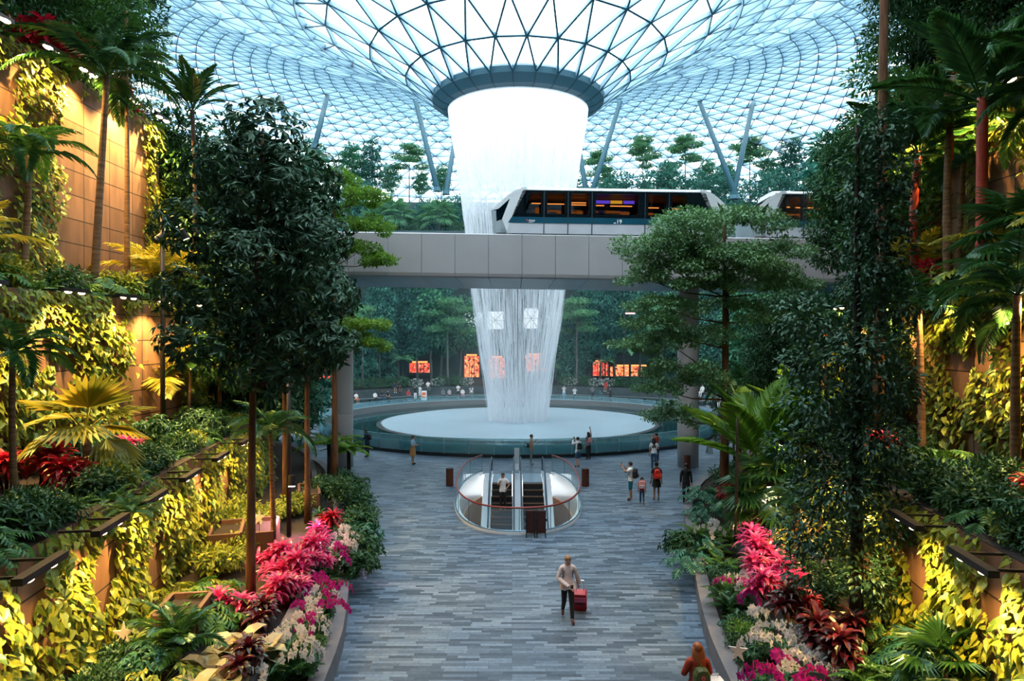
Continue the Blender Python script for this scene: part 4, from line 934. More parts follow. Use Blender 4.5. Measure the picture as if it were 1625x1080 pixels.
for i, (px, py, where, arm, topm, bot, lab, yaw) in enumerate(FARP):
    if where in ('stand', 'wide'): x, y, z = ground(px, py); lg = where
    elif where == 'bench': x, y, z = bench_seat(px, 25.8, 0, -.02); lg = 'sit'
    else: x, y, z = bench_seat(px, 26.72, 0, .87); lg = 'sit'
    face = math.atan2(PX - x, -(PY - y)) if where in ('bench', 'wall') else yaw
    t_, i_ = person(lab, x, y, z, face, 1.62 + .14 * ((i * 37) % 10) / 10, (arm, arm), lg, (topm, 'short' if i % 3 else 'long'), bot, 'cloth_black' if i % 2 else 'shoe_white', 'hair_black' if i % 4 else 'hair_brown', ('short', 'long', 'pony')[i % 3], ('skin_tan', 'skin_light', 'skin_tan', 'skin_brown')[i % 4])
    if i == 0:
        p = i_['back'](.24, .02, .78); b = thing('shoulder_bag', 'orange bag hanging at the side of the person in black, far left', 'bag', p, yaw); mb = MB(); mb.box((0, 0, .13), (.10, .30, .26)); mb.build('bag_body', M['cloth_orange'], b); mb = MB(); mb.tube([(0, -.1, .26), (-.06, -.06, .60), (-.06, .06, .60), (0, .1, .26)], .012, 5); mb.build('strap', M['cloth_orange'], b)
x, y, z = ground(673, 634); ps = thing('poster_stand', 'small orange and white poster stand across the pool', 'sign', (x, y, 0), .0)
for s in (-1, 1): mb = MB(); mb.add([(-.32, s * .25, 0), (.32, s * .25, 0), (.30, s * .03, 1.05), (-.30, s * .03, 1.05), (-.32, s * .27, 0), (.32, s * .27, 0), (.30, s * .045, 1.05), (-.30, s * .045, 1.05)], [(0, 1, 2, 3), (4, 7, 6, 5), (0, 4, 5, 1), (2, 6, 7, 3), (1, 5, 6, 2), (0, 3, 7, 4)]); mb.build('board', M['cloth_white'], ps)
mb = MB(); mb.box((0, -.15, .70), (.44, .02, .34), mat=Matrix.Rotation(-.2, 3, 'X')); mb.box((.0, -.21, .32), (.40, .02, .16), mat=Matrix.Rotation(-.2, 3, 'X')); mb.build('printed_panel', M['cloth_orange'], ps)

# ------------------------------------------------------------------ plant materials
leafmat('leaf_dark', (.008, .030, .014), (.030, .085, .035), .25, .13, .35)
leafmat('leaf_deep', (.010, .040, .012), (.045, .13, .030), .3, .10, .4)
leafmat('leaf_mid', (.020, .085, .018), (.085, .22, .030), .35, .09, .4)
leafmat('leaf_bright', (.070, .20, .015), (.22, .40, .04), .4, .08, .4)
leafmat('leaf_teal', (.012, .075, .050), (.050, .20, .11), .3, .12, .35)
leafmat('leaf_vine', (.045, .11, .008), (.44, .47, .045), .35, .08, .4)
leafmat('leaf_palm', (.012, .055, .016), (.055, .16, .030), .35, .12, .3)
leafmat('leaf_palm_yellow', (.20, .22, .02), (.60, .50, .06), .4, .09, .35)
leafmat('leaf_red', (.25, .006, .015), (.75, .02, .06), .35, .10, .3, c3=(.08, .008, .01))
leafmat('leaf_pink', (.55, .008, .10), (.92, .08, .36), .4, .12, .3, c3=(.14, .01, .04))
leafmat('leaf_tiered', (.045, .14, .035), (.17, .34, .10), .3, .22, .4)
leafmat('leaf_maroon', (.05, .006, .012), (.16, .015, .03), .3, .12, .3)
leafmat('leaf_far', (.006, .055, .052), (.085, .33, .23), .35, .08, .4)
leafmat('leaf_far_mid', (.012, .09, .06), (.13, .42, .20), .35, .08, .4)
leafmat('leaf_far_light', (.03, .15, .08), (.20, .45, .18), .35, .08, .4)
leafmat('leaf_cream', (.35, .33, .16), (.75, .62, .40), .3, .10, .35, c3=(.06, .07, .03))
leafmat('petal_white', (.80, .74, .76), (.95, .93, .90), .4, .04, .5)
leafmat('petal_magenta', (.45, .01, .22), (.75, .03, .40), .4, .05, .5)
leafmat('petal_yellow', (.7, .5, .02), (.9, .8, .1), .4, .05, .5)
pmat('bark_brown', (.13, .060, .026), .85, var=.45, scale=2.2, stretch=(4, 4, .8), bump=.5)
pmat('bark_dark', (.035, .022, .015), .9, var=.4, scale=2.5, stretch=(4, 4, .8), bump=.5)
pmat('bark_grey', (.16, .15, .13), .85, var=.3, scale=2.5, stretch=(4, 4, .8), bump=.4)
pmat('bark_ringed', (.22, .12, .055), .8, var=.5, scale=1.5, stretch=(.6, .6, 9.), bump=.5)
pmat('palm_sheath_red', (.42, .05, .02), .5, var=.3, scale=1.5, stretch=(.6, .6, 6.))

LEAF_OVAL = (np.array([(0, 0, 0), (.30, .25, .05), (.36, .55, .04), (0, 1, -.12), (-.36, .55, .04), (-.30, .25, .05), (0, .5, -.02)]), [(0, 1, 2, 3, 6), (0, 6, 3, 4, 5)])
LEAF_LANCE = (np.array([(0, 0, 0), (.5, .45, .06), (0, 1, -.16), (-.5, .45, .06), (0, .5, -.02)]), [(0, 1, 2, 4), (0, 4, 2, 3)])
LEAF_HEART = (np.array([(0, 0, 0), (.34, -.12, .03), (.52, .18, .04), (.34, .6, .0), (0, 1.0, -.15), (-.34, .6, .0), (-.52, .18, .04), (-.34, -.12, .03), (0, .4, -.03)]), [(0, 1, 2, 3, 4, 8), (0, 8, 4, 5, 6, 7)])
LEAF_SMALL = (np.array([(0, 0, 0), (.38, .5, .05), (0, 1, -.1), (-.38, .5, .05)]), [(0, 1, 2, 3)])
def leaves(mb, pos, d, nrm, length, width, tmpl=LEAF_OVAL, mi=0):
    """a batch of leaves: each starts at pos, points along d, faces nrm"""
    T, Fc = tmpl; pos = np.asarray(pos, float); n = len(pos)
    d = unit(d); s = unit(np.cross(d, nrm)); u = np.cross(s, d)
    length = np.broadcast_to(length, (n,)); width = np.broadcast_to(width, (n,))
    V = pos[:, None, :] + T[None, :, 0, None] * s[:, None, :] * width[:, None, None] + T[None, :, 1, None] * d[:, None, :] * length[:, None, None] + T[None, :, 2, None] * u[:, None, :] * length[:, None, None]
    k = len(T); b = mb.n
    mb.v.append(V.reshape(-1, 3)); mb.n += n * k
    for i in range(n):
        o = b + i * k
        for q in Fc: mb.f.append([o + x for x in q]); mb.mi.append(mi)
def rdir(n, r=rng):
    return unit(r.normal(size=(n, 3)))
def blob_leaves(mb, c, rad, n, L, W, tmpl=LEAF_OVAL, droop=.5, shell=.55, mi=0, whorl=0, r=rng):
    """foliage of an ellipsoid clump, leaves outside in, tips hanging"""
    rad = np.array(rad if hasattr(rad, '__len__') else (rad,) * 3, float)
    m = n // whorl if whorl else n
    q = rdir(m, r); f = shell + (1 - shell) * r.random(m) ** .6
    P = np.array(c) + q * rad * f[:, None]
    if whorl:
        ax = unit(q + np.array([0, 0, .6]) + r.normal(0, .3, (m, 3)))
        P = np.repeat(P, whorl, 0); ax = np.repeat(ax, whorl, 0)
        t = unit(np.cross(ax, r.normal(size=ax.shape))); d = unit(t + ax * .25 + np.array([0, 0, -droop])); nn = ax
        l = L * r.uniform(.7, 1.2, len(P))
    else:
        d = unit(q + r.normal(0, .6, (m, 3)) + np.array([0, 0, -droop])); nn = unit(q * .6 + np.array([0, 0, 1.]) + r.normal(0, .35, (m, 3)))
        l = L * r.uniform(.65, 1.25, m)
    leaves(mb, P, d, nn, l, l * W, tmpl, mi)
def frond(mb, az, e0, e1, L, nl, ll, lw, t0=.12, base=(0, 0, 0), fwd=.55, vee=.25, prof=1.0, hang=.25, mi=0, rachis=.012, tip=.25, r=rnd, rmi=None):
    """a feathered palm or fern leaf: an arched midrib with two rows of blades"""
    ns = 12; p = np.array(base, float); pts = [p]; dirs = []
    for k in range(ns):
        e = e0 + (e1 - e0) * ((k + .5) / ns) ** 1.2
        d = np.array([math.cos(az) * math.cos(e), math.sin(az) * math.cos(e), math.sin(e)]); dirs.append(d)
        p = p + d * L / ns; pts.append(p)
    dirs.append(dirs[-1]); pts = np.array(pts); dirs = np.array(dirs)
    mb.tube(pts, [rachis * (1 - .8 * k / ns) for k in range(ns + 1)], 4, mi if rmi is None else rmi, cap=False)
    side = np.array([-math.sin(az), math.cos(az), 0])
    t = np.linspace(t0, .985, nl); x = t * ns; i = np.minimum(x.astype(int), ns - 1); fr = (x - i)[:, None]
    P = pts[i] * (1 - fr) + pts[i + 1] * fr; D = unit(dirs[i] * (1 - fr) + dirs[i + 1] * fr)
    U = np.cross(side, D); U = U * np.sign(U[:, 2:3] + 1e-6)
    u = (t - t0) / (1 - t0)
    ln = ll * (np.clip(np.sin(PI * (u * .86 + .12)), .05, 1) ** .7 * (1 - u) + u * (tip + (1 - u))) ** prof
    for s in (1, -1):
        jit = np.array([r.uniform(-.12, .12) for _ in range(nl)])[:, None]
        d = unit(side * s * (1 - .35 * u[:, None]) + D * (fwd + .5 * u[:, None] + jit) + U * (vee + jit) + np.array([0, 0, -hang]))
        leaves(mb, P, d, U + .2 * side * -s, ln, lw, LEAF_LANCE, mi)
def palm_crown(mb, n, L, nl, ll, lw, e0=(.5, 1.35), drop=(1.2, 1.8), mi=0, c=(0, 0, 0), **k):
    for q in range(n):
        f = q / n; a = q * 2.4 + rnd.uniform(-.3, .3)
        e = e0[1] + (e0[0] - e0[1]) * f
        frond(mb, a, e, e - rnd.uniform(*drop), L * rnd.uniform(.85, 1.1) * (1 - .15 * (1 - f)), nl, ll, lw, base=c, mi=mi, **k)
def fan_leaf(mb, az, el, pet, R, n=22, spread=4.2, mi=0, fold=.1, base=(0, 0, 0), w=.1, hang=.15):
    d = np.array([math.cos(az) * math.cos(el), math.sin(az) * math.cos(el), math.sin(el)])
    b = np.array(base); h = b + d * pet; mb.tube([b, b + d * pet * .5 + np.array([0, 0, .02]), h], [.02, .015, .012], 4, mi, cap=False)
    s = np.array([-math.sin(az), math.cos(az), 0]); u = np.cross(d, s) * -1
    d2 = unit(d + np.array([0, 0, -.35])); u2 = unit(np.cross(s, d2)) ; u2 = u2 * (1 if u2[2] > 0 else -1)
    a = np.linspace(-spread / 2, spread / 2, n)
    D = np.cos(a)[:, None] * d2 + np.sin(a)[:, None] * s + u2 * (fold * (np.abs(a) / spread))[:, None] + np.array([0, 0, -hang])
    leaves(mb, np.repeat(h[None], n, 0), D, np.repeat(u2[None], n, 0), R * (1 - .12 * np.abs(a) / spread * 2), R * w, LEAF_LANCE, mi)
def trunk(mb, pts, r0, r1, n=10, mi=0, wob=.0):
    m = len(pts); mb.tube(pts, [r0 + (r1 - r0) * (k / (m - 1)) ** .8 + (wob * r0 * math.sin(k * 2.3)) for k in range(m)], n, mi)
def curve_pts(a, b, n=7, bow=.1, seed=0):
    a, b = np.array(a, float), np.array(b, float); r = random.Random(seed); o = np.array([r.uniform(-1, 1), r.uniform(-1, 1), 0]) * bow
    return [a + (b - a) * t + o * math.sin(PI * t) for t in np.linspace(0, 1, n)]
TPL = {}
def template(kind, parts):
    """parts: (name, MB, materials, smooth)"""
    TPL[kind] = [(nm, mb.mesh(nm, mats, sm)) for nm, mb, mats, sm in parts]

# ---- feather palms
def feather_palm(kind, H, n, L, nl, ll, lw, leaf, bark, r0=.09, sheath=None, e0=(.2, 1.35), drop=(1.2, 1.9), lean=.25, **k):
    c = MB(); palm_crown(c, n, L, nl, ll, lw, e0, drop, **k)
    for v in range(len(c.v)): c.v[v] = c.v[v] + np.array([lean, 0, H])
    t = MB(); trunk(t, curve_pts((0, 0, 0), (lean, 0, H), 8, .12, len(kind)), r0 * 1.25, r0 * .85, 10)
    ps = [('fronds', c, M[leaf], False), ('trunk', t, M[bark], True)]
    if sheath: s = MB(); s.tube([(lean * .82, 0, H * .8), (lean * .9, 0, H * .9), (lean, 0, H + .1)], [r0 * .95, r0 * 1.15, r0 * .6], 10); ps.append(('crown_shaft', s, M[sheath], True))
    template(kind, ps)
feather_palm('areca_palm', 3.6, 13, 2.1, 44, .52, .040, 'leaf_palm', 'bark_ringed', .075)
feather_palm('arching_palm', 4.6, 13, 2.2, 46, .52, .045, 'leaf_palm', 'bark_ringed', .07, e0=(.3, 1.25), drop=(1.1, 1.7))
feather_palm('slender_palm', 3.4, 11, 1.55, 30, .50, .050, 'leaf_palm', 'bark_ringed', .065, lean=.1)
feather_palm('red_shaft_palm', 4.4, 12, 2.2, 36, .62, .060, 'leaf_palm', 'bark_ringed', .09, sheath='palm_sheath_red')
feather_palm('young_palm', .5, 12, 1.5, 30, .48, .050, 'leaf_palm', 'bark_ringed', .06, lean=.0, e0=(.35, 1.45), drop=(.7, 1.3))
feather_palm('golden_palm', .9, 11, 1.5, 26, .52, .060, 'leaf_palm_yellow', 'bark_ringed', .05, lean=.05, e0=(.35, 1.4), drop=(.8, 1.5))
feather_palm('tall_palm', 16.5, 14, 2.6, 44, .62, .05, 'leaf_palm', 'bark_brown', .13, lean=.2)
# broad-leaved palm: wide pleated leaves standing up, hardly divided
c = MB()
for q in range(10):
    a = q * 2.4; e = 1.35 - .09 * q
    frond(c, a, e, e - .45, 1.75, 26, .62, .13, t0=.22, fwd=.95, vee=.35, hang=.05, rachis=.02)
t = MB(); trunk(t, curve_pts((0, 0, -1.0), (0, 0, .1), 5, .02), .07, .06)
template('broad_palm', [('fronds', c, M['leaf_bright'], False), ('trunk', t, M['bark_ringed'], True)])
c = MB()
for q in range(12):
    a = q * 2.4; e = 1.3 - .1 * q
    frond(c, a, e, e - .6, 1.9, 24, .62, .13, t0=.2, fwd=.9, vee=.3, hang=.05, rachis=.02, base=(0, 0, 3.2))
t = MB(); trunk(t, curve_pts((0, 0, 0), (0, 0, 3.3), 6, .12), .10, .08)
template('pleated_palm', [('fronds', c, M['leaf_palm'], False), ('trunk', t, M['palm_sheath_red'], True)])
c = MB()
for q in range(13):
    a = q * 2.4; e = 1.45 - .055 * q
    frond(c, a, e, e - .75, 1.9, 26, .55, .085, t0=.2, fwd=1.0, vee=.3, hang=.05, rachis=.02, base=(0, 0, 6.9))
t = MB(); trunk(t, curve_pts((0, 0, 0), (0, 0, 7.0), 8, .12), .09, .07)
template('upright_palm', [('fronds', c, M['leaf_palm'], False), ('trunk', t, M['bark_dark'], True)])
# fan palms
for kind, leaf, H, R, n, bark, pet in (('fan_palm', 'leaf_palm', 1.0, .75, 14, 'bark_ringed', .7), ('yellow_fan_palm', 'leaf_palm_yellow', .9, .80, 9, 'bark_ringed', .45), ('pale_fan_palm', 'leaf_far_light', 1.6, 1.15, 22, 'bark_grey', 1.1)):
    c = MB()
    for q in range(n): fan_leaf(c, q * 2.4, 1.3 - 1.7 * q / n, pet, R, 20 if kind != 'yellow_fan_palm' else 14, 4.0 if kind != 'yellow_fan_palm' else 2.2, base=(0, 0, H), w=.13 if kind != 'yellow_fan_palm' else .2)
    t = MB(); trunk(t, curve_pts((0, 0, 0), (0, 0, H + .05), 5, .04), .08 if H < 1.2 else .14, .07)
    template(kind, [('fronds', c, M[leaf], False), ('trunk', t, M[bark], True)])
# tree fern and ferns
for kind, H, n, L, leaf, ll in (('tree_fern', 1.9, 13, 1.9, 'leaf_bright', .34), ('far_tree_fern', 3.6, 12, 2.4, 'leaf_far_light', .45)):
    c = MB(); palm_crown(c, n, L, 44, ll, .10, (.15, .75), (.7, 1.1), fwd=.35, vee=.1, hang=.12)
    for v in range(len(c.v)): c.v[v] = c.v[v] + np.array([0, 0, H])
    t = MB(); trunk(t, curve_pts((0, 0, 0), (0, 0, H), 5, .05), .13, .11)
    template(kind, [('fronds', c, M[leaf], False), ('trunk', t, M['bark_dark'], True)])
for kind, leaf, L, n in (('sword_fern', 'leaf_mid', .85, 18), ('bright_fern', 'leaf_bright', .95, 16), ('teal_fern', 'leaf_teal', .8, 16)):
    c = MB(); palm_crown(c, n, L, 30, .14, .034, (.2, 1.2), (.9, 1.5), fwd=.2, vee=.05, hang=.08, rachis=.006)
    template(kind, [('fronds', c, M[leaf], False)])
# rosettes of strap leaves
def rosette(kind, leaf, n, L, w, e0, e1, H=.0, seed=1, crowns=1):
    c = MB(); r = random.Random(seed); st = MB()
    for cr in range(crowns):
        off_ = np.array([r.uniform(-.28, .28), r.uniform(-.28, .28), H + r.uniform(-.12, .25) * (crowns > 1)]) * (1 if crowns > 1 else 1)
        if crowns == 1: off_[:2] = 0
        if off_[2] > .05: st.tube([(off_[0] * .4, off_[1] * .4, 0), off_], [.022, .016], 6)
        for q in range(n):
            a = q * 2.4 + r.uniform(-.2, .2); f = q / n; e = e1 + (e0 - e1) * f + r.uniform(-.1, .1); l = L * r.uniform(.75, 1.1); p = off_.copy(); V = []
            dh = np.array([math.cos(a), math.sin(a), 0]); sd = np.array([-math.sin(a), math.cos(a), 0])
            for k in range(6):
                t_ = k / 5; ee = e - 1.25 * t_ ** 1.5; d = dh * math.cos(ee) + np.array([0, 0, math.sin(ee)])
                if k: p = p + d * l / 5
                ww = w * (.45 + 1.1 * math.sin(PI * min(1, t_ * .85 + .12))) * (1 if k < 5 else .1) * .5
                up = np.cross(sd, d); up = up * (1 if up[2] > 0 else -1)
                V += [p - sd * ww + up * ww * .35, p, p + sd * ww + up * ww * .35]
            c.add(V, [(3 * k + j, 3 * k + j + 1, 3 * k + j + 4, 3 * k + j + 3) for k in range(5) for j in (0, 1)])
    ps = [('leaves', c, M[leaf], False)]
    if st.n: ps.append(('stem', st, M['bark_dark'], True))
    template(kind, ps)
rosette('red_cordyline', 'leaf_red', 26, .52, .065, -.1, 1.45, .42, 1, 4)
rosette('pink_cordyline', 'leaf_pink', 24, .42, .055, .0, 1.45, .35, 2, 5)
rosette('maroon_cordyline', 'leaf_maroon', 24, .46, .07, -.1, 1.4, .35, 3, 4)
rosette('strap_plant', 'leaf_mid', 24, .60, .06, .1, 1.4, .0, 4)
rosette('cream_calathea', 'leaf_cream', 14, .62, .24, .2, 1.3, .0, 5)
# split-leaf philodendron: long stalks with lobed blades
def philodendron(kind, leaf, n, R, pet, seed):
    c = MB(); r = random.Random(seed)
    for q in range(n):
        a = q * 2.4; el = 1.25 - 1.0 * q / n + r.uniform(-.1, .1); d = np.array([math.cos(a) * math.cos(el), math.sin(a) * math.cos(el), math.sin(el)])
        h = d * pet * r.uniform(.7, 1.1); c.tube([(0, 0, 0), h * .5 + np.array([0, 0, .04]), h], [.012, .009, .007], 4, cap=False)
        frond(c, a, -.15 + r.uniform(-.2, .3), -.85, R * 1.1, 7, R * .62, R * .20, t0=.02, base=h, fwd=.35, vee=.05, hang=.1, rachis=R * .05, tip=.5)
    template(kind, [('leaves', c, M[leaf], False)])
philodendron('philodendron', 'leaf_mid', 17, .42, .65, 1); philodendron('teal_philodendron', 'leaf_teal', 18, .38, .62, 2); philodendron('golden_philodendron', 'leaf_vine', 15, .42, .6, 3)
# orchids
def orchid(kind, petal, n, seed):
    r = random.Random(seed); fl_ = MB(); st = MB(); lf = MB()
    for q in range(n):
        a = q * 2.4 + r.uniform(-.3, .3); p = np.array([r.uniform(-.12, .12), r.uniform(-.12, .12), 0.]); pts = [p]; e = 1.4
        L = r.uniform(.65, .95)
        for k in range(9):
            e -= .26; p = p + np.array([math.cos(a) * math.cos(e), math.sin(a) * math.cos(e), math.sin(e)]) * L / 9; pts.append(p)
        st.tube(pts, .006, 4)
        for k in range(3, 10):
            for s in ((-1, 1)[k % 2],):
                cpt = pts[k] + np.array([r.uniform(-.03, .03), r.uniform(-.03, .03), -.015]); nn = unit(np.array([math.cos(a), math.sin(a), -.1]) + np.array([-math.sin(a), math.cos(a), 0]) * .5 * s)
                t1_ = unit(np.cross(nn, (0, 0, 1))); t2_ = np.cross(t1_, nn); m_ = 5
                D = [math.cos(2 * PI * j / m_ + .3) * t1_ + math.sin(2 * PI * j / m_ + .3) * t2_ + nn * .25 for j in range(m_)]
                leaves(fl_, [cpt] * m_, D, [nn] * m_, .082, .08, LEAF_OVAL)
    for q in range(7):
        a = q * 2.4; leaves(lf, [(0, 0, 0)], [(math.cos(a), math.sin(a), .5)], [(0, 0, 1.)], .32, .11, LEAF_OVAL)
    template(kind, [('blossoms', fl_, M[petal], False), ('stem', st, M['leaf_mid'], False), ('leaves', lf, M['leaf_deep'], False)])
orchid('white_orchid', 'petal_white', 5, 1); orchid('magenta_orchid', 'petal_magenta', 6, 2)
# shrubs
def shrub(kind, leaf, R, n, L, W, tm, seed, droop=.3, cl=7, whorl=0):
    c = MB(); r = np.random.default_rng(seed)
    for q in range(cl):
        a = q * 2.4; f = (q / cl) ** .5 * .62
        n_s = int(n * 1.8); blob_leaves(c, (R * f * math.cos(a), R * f * math.sin(a), R * (.55 + .25 * r.random() - .2 * f)), (R * .48, R * .48, R * .42), n_s // cl, L, W, tm, droop, .35, whorl=whorl, r=r)
    t = MB()
    for q in range(5): a = q * 1.3; t.tube([(0, 0, 0), (R * .3 * math.cos(a), R * .3 * math.sin(a), R * .6)], [.015, .008], 5)
    template(kind, [('foliage', c, M[leaf], False), ('stem', t, M['bark_dark'], False)])
shrub('dark_shrub', 'leaf_deep', .75, 700, .13, .5, LEAF_OVAL, 1); shrub('yellow_shrub', 'leaf_vine', .75, 620, .14, .55, LEAF_OVAL, 2); shrub('bright_shrub', 'leaf_bright', .75, 640, .13, .5, LEAF_OVAL, 3)
shrub('teal_shrub', 'leaf_teal', .8, 640, .16, .36, LEAF_LANCE, 4, whorl=5); shrub('star_leaf_shrub', 'leaf_deep', .8, 620, .20, .3, LEAF_LANCE, 5, whorl=6)
c = MB(); blob_leaves(c, (0, 0, .5), (.9, .5, .45), 420, .16, .5, LEAF_OVAL, .2, .3); f_ = MB(); blob_leaves(f_, (0, -.05, .62), (.95, .5, .42), 130, .20, .8, LEAF_OVAL, .0, .75)
template('white_flower_shrub', [('foliage', c, M['leaf_far'], False), ('blossoms', f_, M['petal_white'], False)])
# trees
def crown_tree(kind, clumps, leaf, n, L, W, tm, trunks, bark, droop=.5, whorl=0, seed=0, shell=.5, branches=True, split=0):
    c = MB(); t = MB(); r = np.random.default_rng(seed)
    tot = sum((k[1][0] * k[1][1] + k[1][0] * k[1][2] + k[1][1] * k[1][2]) for k in clumps)
    sub_ = []
    for ctr, rad in clumps:                       # a flat pad is broken into many small tufts
        if split:
            for q in range(split):
                a_ = q * 2.4 + r.random(); f_ = math.sqrt((q + .5) / split) * .92; s_ = r.uniform(.26, .42)
                sub_.append(((ctr[0] + rad[0] * f_ * math.cos(a_), ctr[1] + rad[1] * f_ * math.sin(a_), ctr[2] + rad[2] * (.9 * (1 - f_ * f_) - .45) + r.normal(0, .10)), (rad[0] * s_, rad[1] * s_, rad[2] * r.uniform(.38, .7))))
        else: sub_.append((ctr, rad))
    tot = sum((k[1][0] * k[1][1] + k[1][0] * k[1][2] + k[1][1] * k[1][2]) for k in sub_)
    for ctr, rad in sub_:
        m_ = int(n * (rad[0] * rad[1] + rad[0] * rad[2] + rad[1] * rad[2]) / tot)
        blob_leaves(c, ctr, rad, max(m_, 12), L, W, tm, droop, shell, whorl=whorl, r=r)
    for pts, r0, r1 in trunks: trunk(t, pts, r0, r1, 10)
    ps = [('crown', c, M[leaf], False), ('trunk', t, M[bark], True)]
    if branches:
        base = trunks[0][0]
        for ctr, rad in clumps:
            zt = max(base[0][2] + .3, ctr[2] - .35 * math.hypot(ctr[0], ctr[1]) - .25 * rad[2])
            q = min(base, key=lambda p: abs(p[2] - zt)); tip_ = np.array(ctr) - np.array([0, 0, rad[2] * .25])      # from the trunk at that height
            mid = (np.array(q) * .5 + tip_ * .5) + np.array([0, 0, -.06 * np.linalg.norm(tip_ - np.array(q))])
            rr0 = trunks[0][2] * .8; b = MB(); b.tube([q, mid, tip_], [rr0, rr0 * .6, rr0 * .25], 6); ps.append(('branch', b, M[bark], True))
    template(kind, ps)
def ctrunk(z1, n=9, bow=.12, seed=1, x=0., y=0., x1=None, y1=None, z0=0.):
    return [np.array(p) for p in curve_pts((x, y, z0), (x if x1 is None else x1, y if y1 is None else y1, z1), n, bow, seed)]

# ------------------------------------------------------------------ planted valley: kerbs, stepped stone walls, soil
m, nt, out = nt_new('stone_panels')
tc = N(nt, 'ShaderNodeTexCoord'); sx = N(nt, 'ShaderNodeSeparateXYZ'); nt.links.new(tc.outputs['Object'], sx.inputs[0])
ad = N(nt, 'ShaderNodeMath', operation='ADD'); nt.links.new(sx.outputs['X'], ad.inputs[0]); nt.links.new(sx.outputs['Y'], ad.inputs[1])
cb = N(nt, 'ShaderNodeCombineXYZ'); nt.links.new(ad.outputs[0], cb.inputs['X']); nt.links.new(sx.outputs['Z'], cb.inputs['Y'])
br = N(nt, 'ShaderNodeTexBrick'); br.inputs['Scale'].default_value = 1; br.inputs['Brick Width'].default_value = 1.5; br.inputs['Row Height'].default_value = .8; br.inputs['Mortar Size'].default_value = .018
br.offset = .0; br.inputs['Color1'].default_value = (.17, .095, .052, 1); br.inputs['Color2'].default_value = (.30, .18, .11, 1); br.inputs['Mortar'].default_value = (.015, .01, .008, 1)
nz = N(nt, 'ShaderNodeTexNoise'); nz.inputs['Scale'].default_value = 1.; nz.inputs['Detail'].default_value = 6
mp = N(nt, 'ShaderNodeMapping'); mp.inputs['Scale'].default_value = (2.5, .5, 1); nt.links.new(cb.outputs[0], mp.inputs['Vector']); nt.links.new(mp.outputs[0], nz.inputs['Vector'])
mx = N(nt, 'ShaderNodeMix', data_type='RGBA', blend_type='MULTIPLY'); mx.inputs[0].default_value = .75
rr = N(nt, 'ShaderNodeValToRGB'); rr.color_ramp.elements[0].position = .3; rr.color_ramp.elements[0].color = (.45, .42, .40, 1); rr.color_ramp.elements[1].position = .7; rr.color_ramp.elements[1].color = (1.15, 1.05, 1., 1)
nt.links.new(cb.outputs[0], br.inputs['Vector']); nt.links.new(nz.outputs['Fac'], rr.inputs['Fac']); nt.links.new(br.outputs['Color'], mx.inputs[6]); nt.links.new(rr.outputs['Color'], mx.inputs[7])
pb = N(nt, 'ShaderNodeBsdfPrincipled'); pb.inputs['Roughness'].default_value = .75; nt.links.new(mx.outputs[2], pb.inputs['Base Color']); nt.links.new(pb.outputs[0], out.inputs[0])
pmat('kerb_stone', (.16, .155, .165), .55, var=.25, scale=1.2, bump=.1); pmat('planter_stone', (.13, .12, .125), .6, var=.3, scale=1.0); pmat('planter_brown', (.11, .058, .038), .65, var=.35, scale=1.2)
pmat('lamp_black', (.012, .011, .012), .5); emat('lamp_lens', (1., .62, .40), 22.)
CURB = {-1: [(3.6, 8), (3.7, 14.7), (4.35, 18.5), (5.25, 22.5), (6.6, 27), (8.3, 33), (10.2, 38), (13, 42), (18, 44)],
        1: [(4.0, 8), (4.37, 14.7), (4.80, 17.6), (5.35, 20.3), (6.1, 24), (7.1, 29), (9.2, 34.), (11.8, 37.5), (15.5, 40), (20, 41)]}
W1 = [(6.9, 6), (7.5, 10.2), (9.4, 23.4), (10.6, 30), (13.0, 35), (18, 38)]
W2 = [(12., 6), (12., 26.), (13.2, 29.5), (17., 32)]
W3 = [(14.5, 6), (14.5, 28.5), (16.0, 30.5), (20, 31.5)]
W4 = [(17.0, 4), (17., 29.3), (19., 31), (30, 31.6)]
def dens(poly, step=.8):
    out = []
    for (a, b), (c, d) in zip(poly, poly[1:]):
        n_ = max(1, int(math.hypot(c - a, d - b) / step))
        for k in range(n_): out.append((a + (c - a) * k / n_, b + (d - b) * k / n_))
    return out + [poly[-1]]
def smooth(poly, it=2):
    for _ in range(it):
        o = [poly[0]]
        for (a, b), (c, d) in zip(poly, poly[1:]): o += [(a * .75 + c * .25, b * .75 + d * .25), (a * .25 + c * .75, b * .25 + d * .75)]
        poly = o + [poly[-1]]
    return poly
def offs(poly, o):
    """shift a wall line away from the valley's axis"""
    res = []
    for i, p in enumerate(poly):
        a, b = poly[max(i - 1, 0)], poly[min(i + 1, len(poly) - 1)]
        dx, dy = b[0] - a[0], b[1] - a[1]; l = math.hypot(dx, dy); res.append((p[0] + o * dy / l, p[1] - o * dx / l))
    return res
def wall(name, poly, s, z0, z1, th, mat):
    q = offs(poly, th); mb = MB(); V = []
    for (a, b), (c, d) in zip(poly, q): V += [(s * a, b, z0), (s * a, b, z1), (s * c, d, z1), (s * c, d, z0)]
    mb.add(V, [(4 * i + j, 4 * i + (j + 1) % 4, 4 * i + 4 + (j + 1) % 4, 4 * i + 4 + j) for i in range(len(poly) - 1) for j in range(4)] + [(0, 3, 2, 1), tuple(4 * (len(poly) - 1) + j for j in range(4))])
    return struct(mb.build(name, M[mat]))
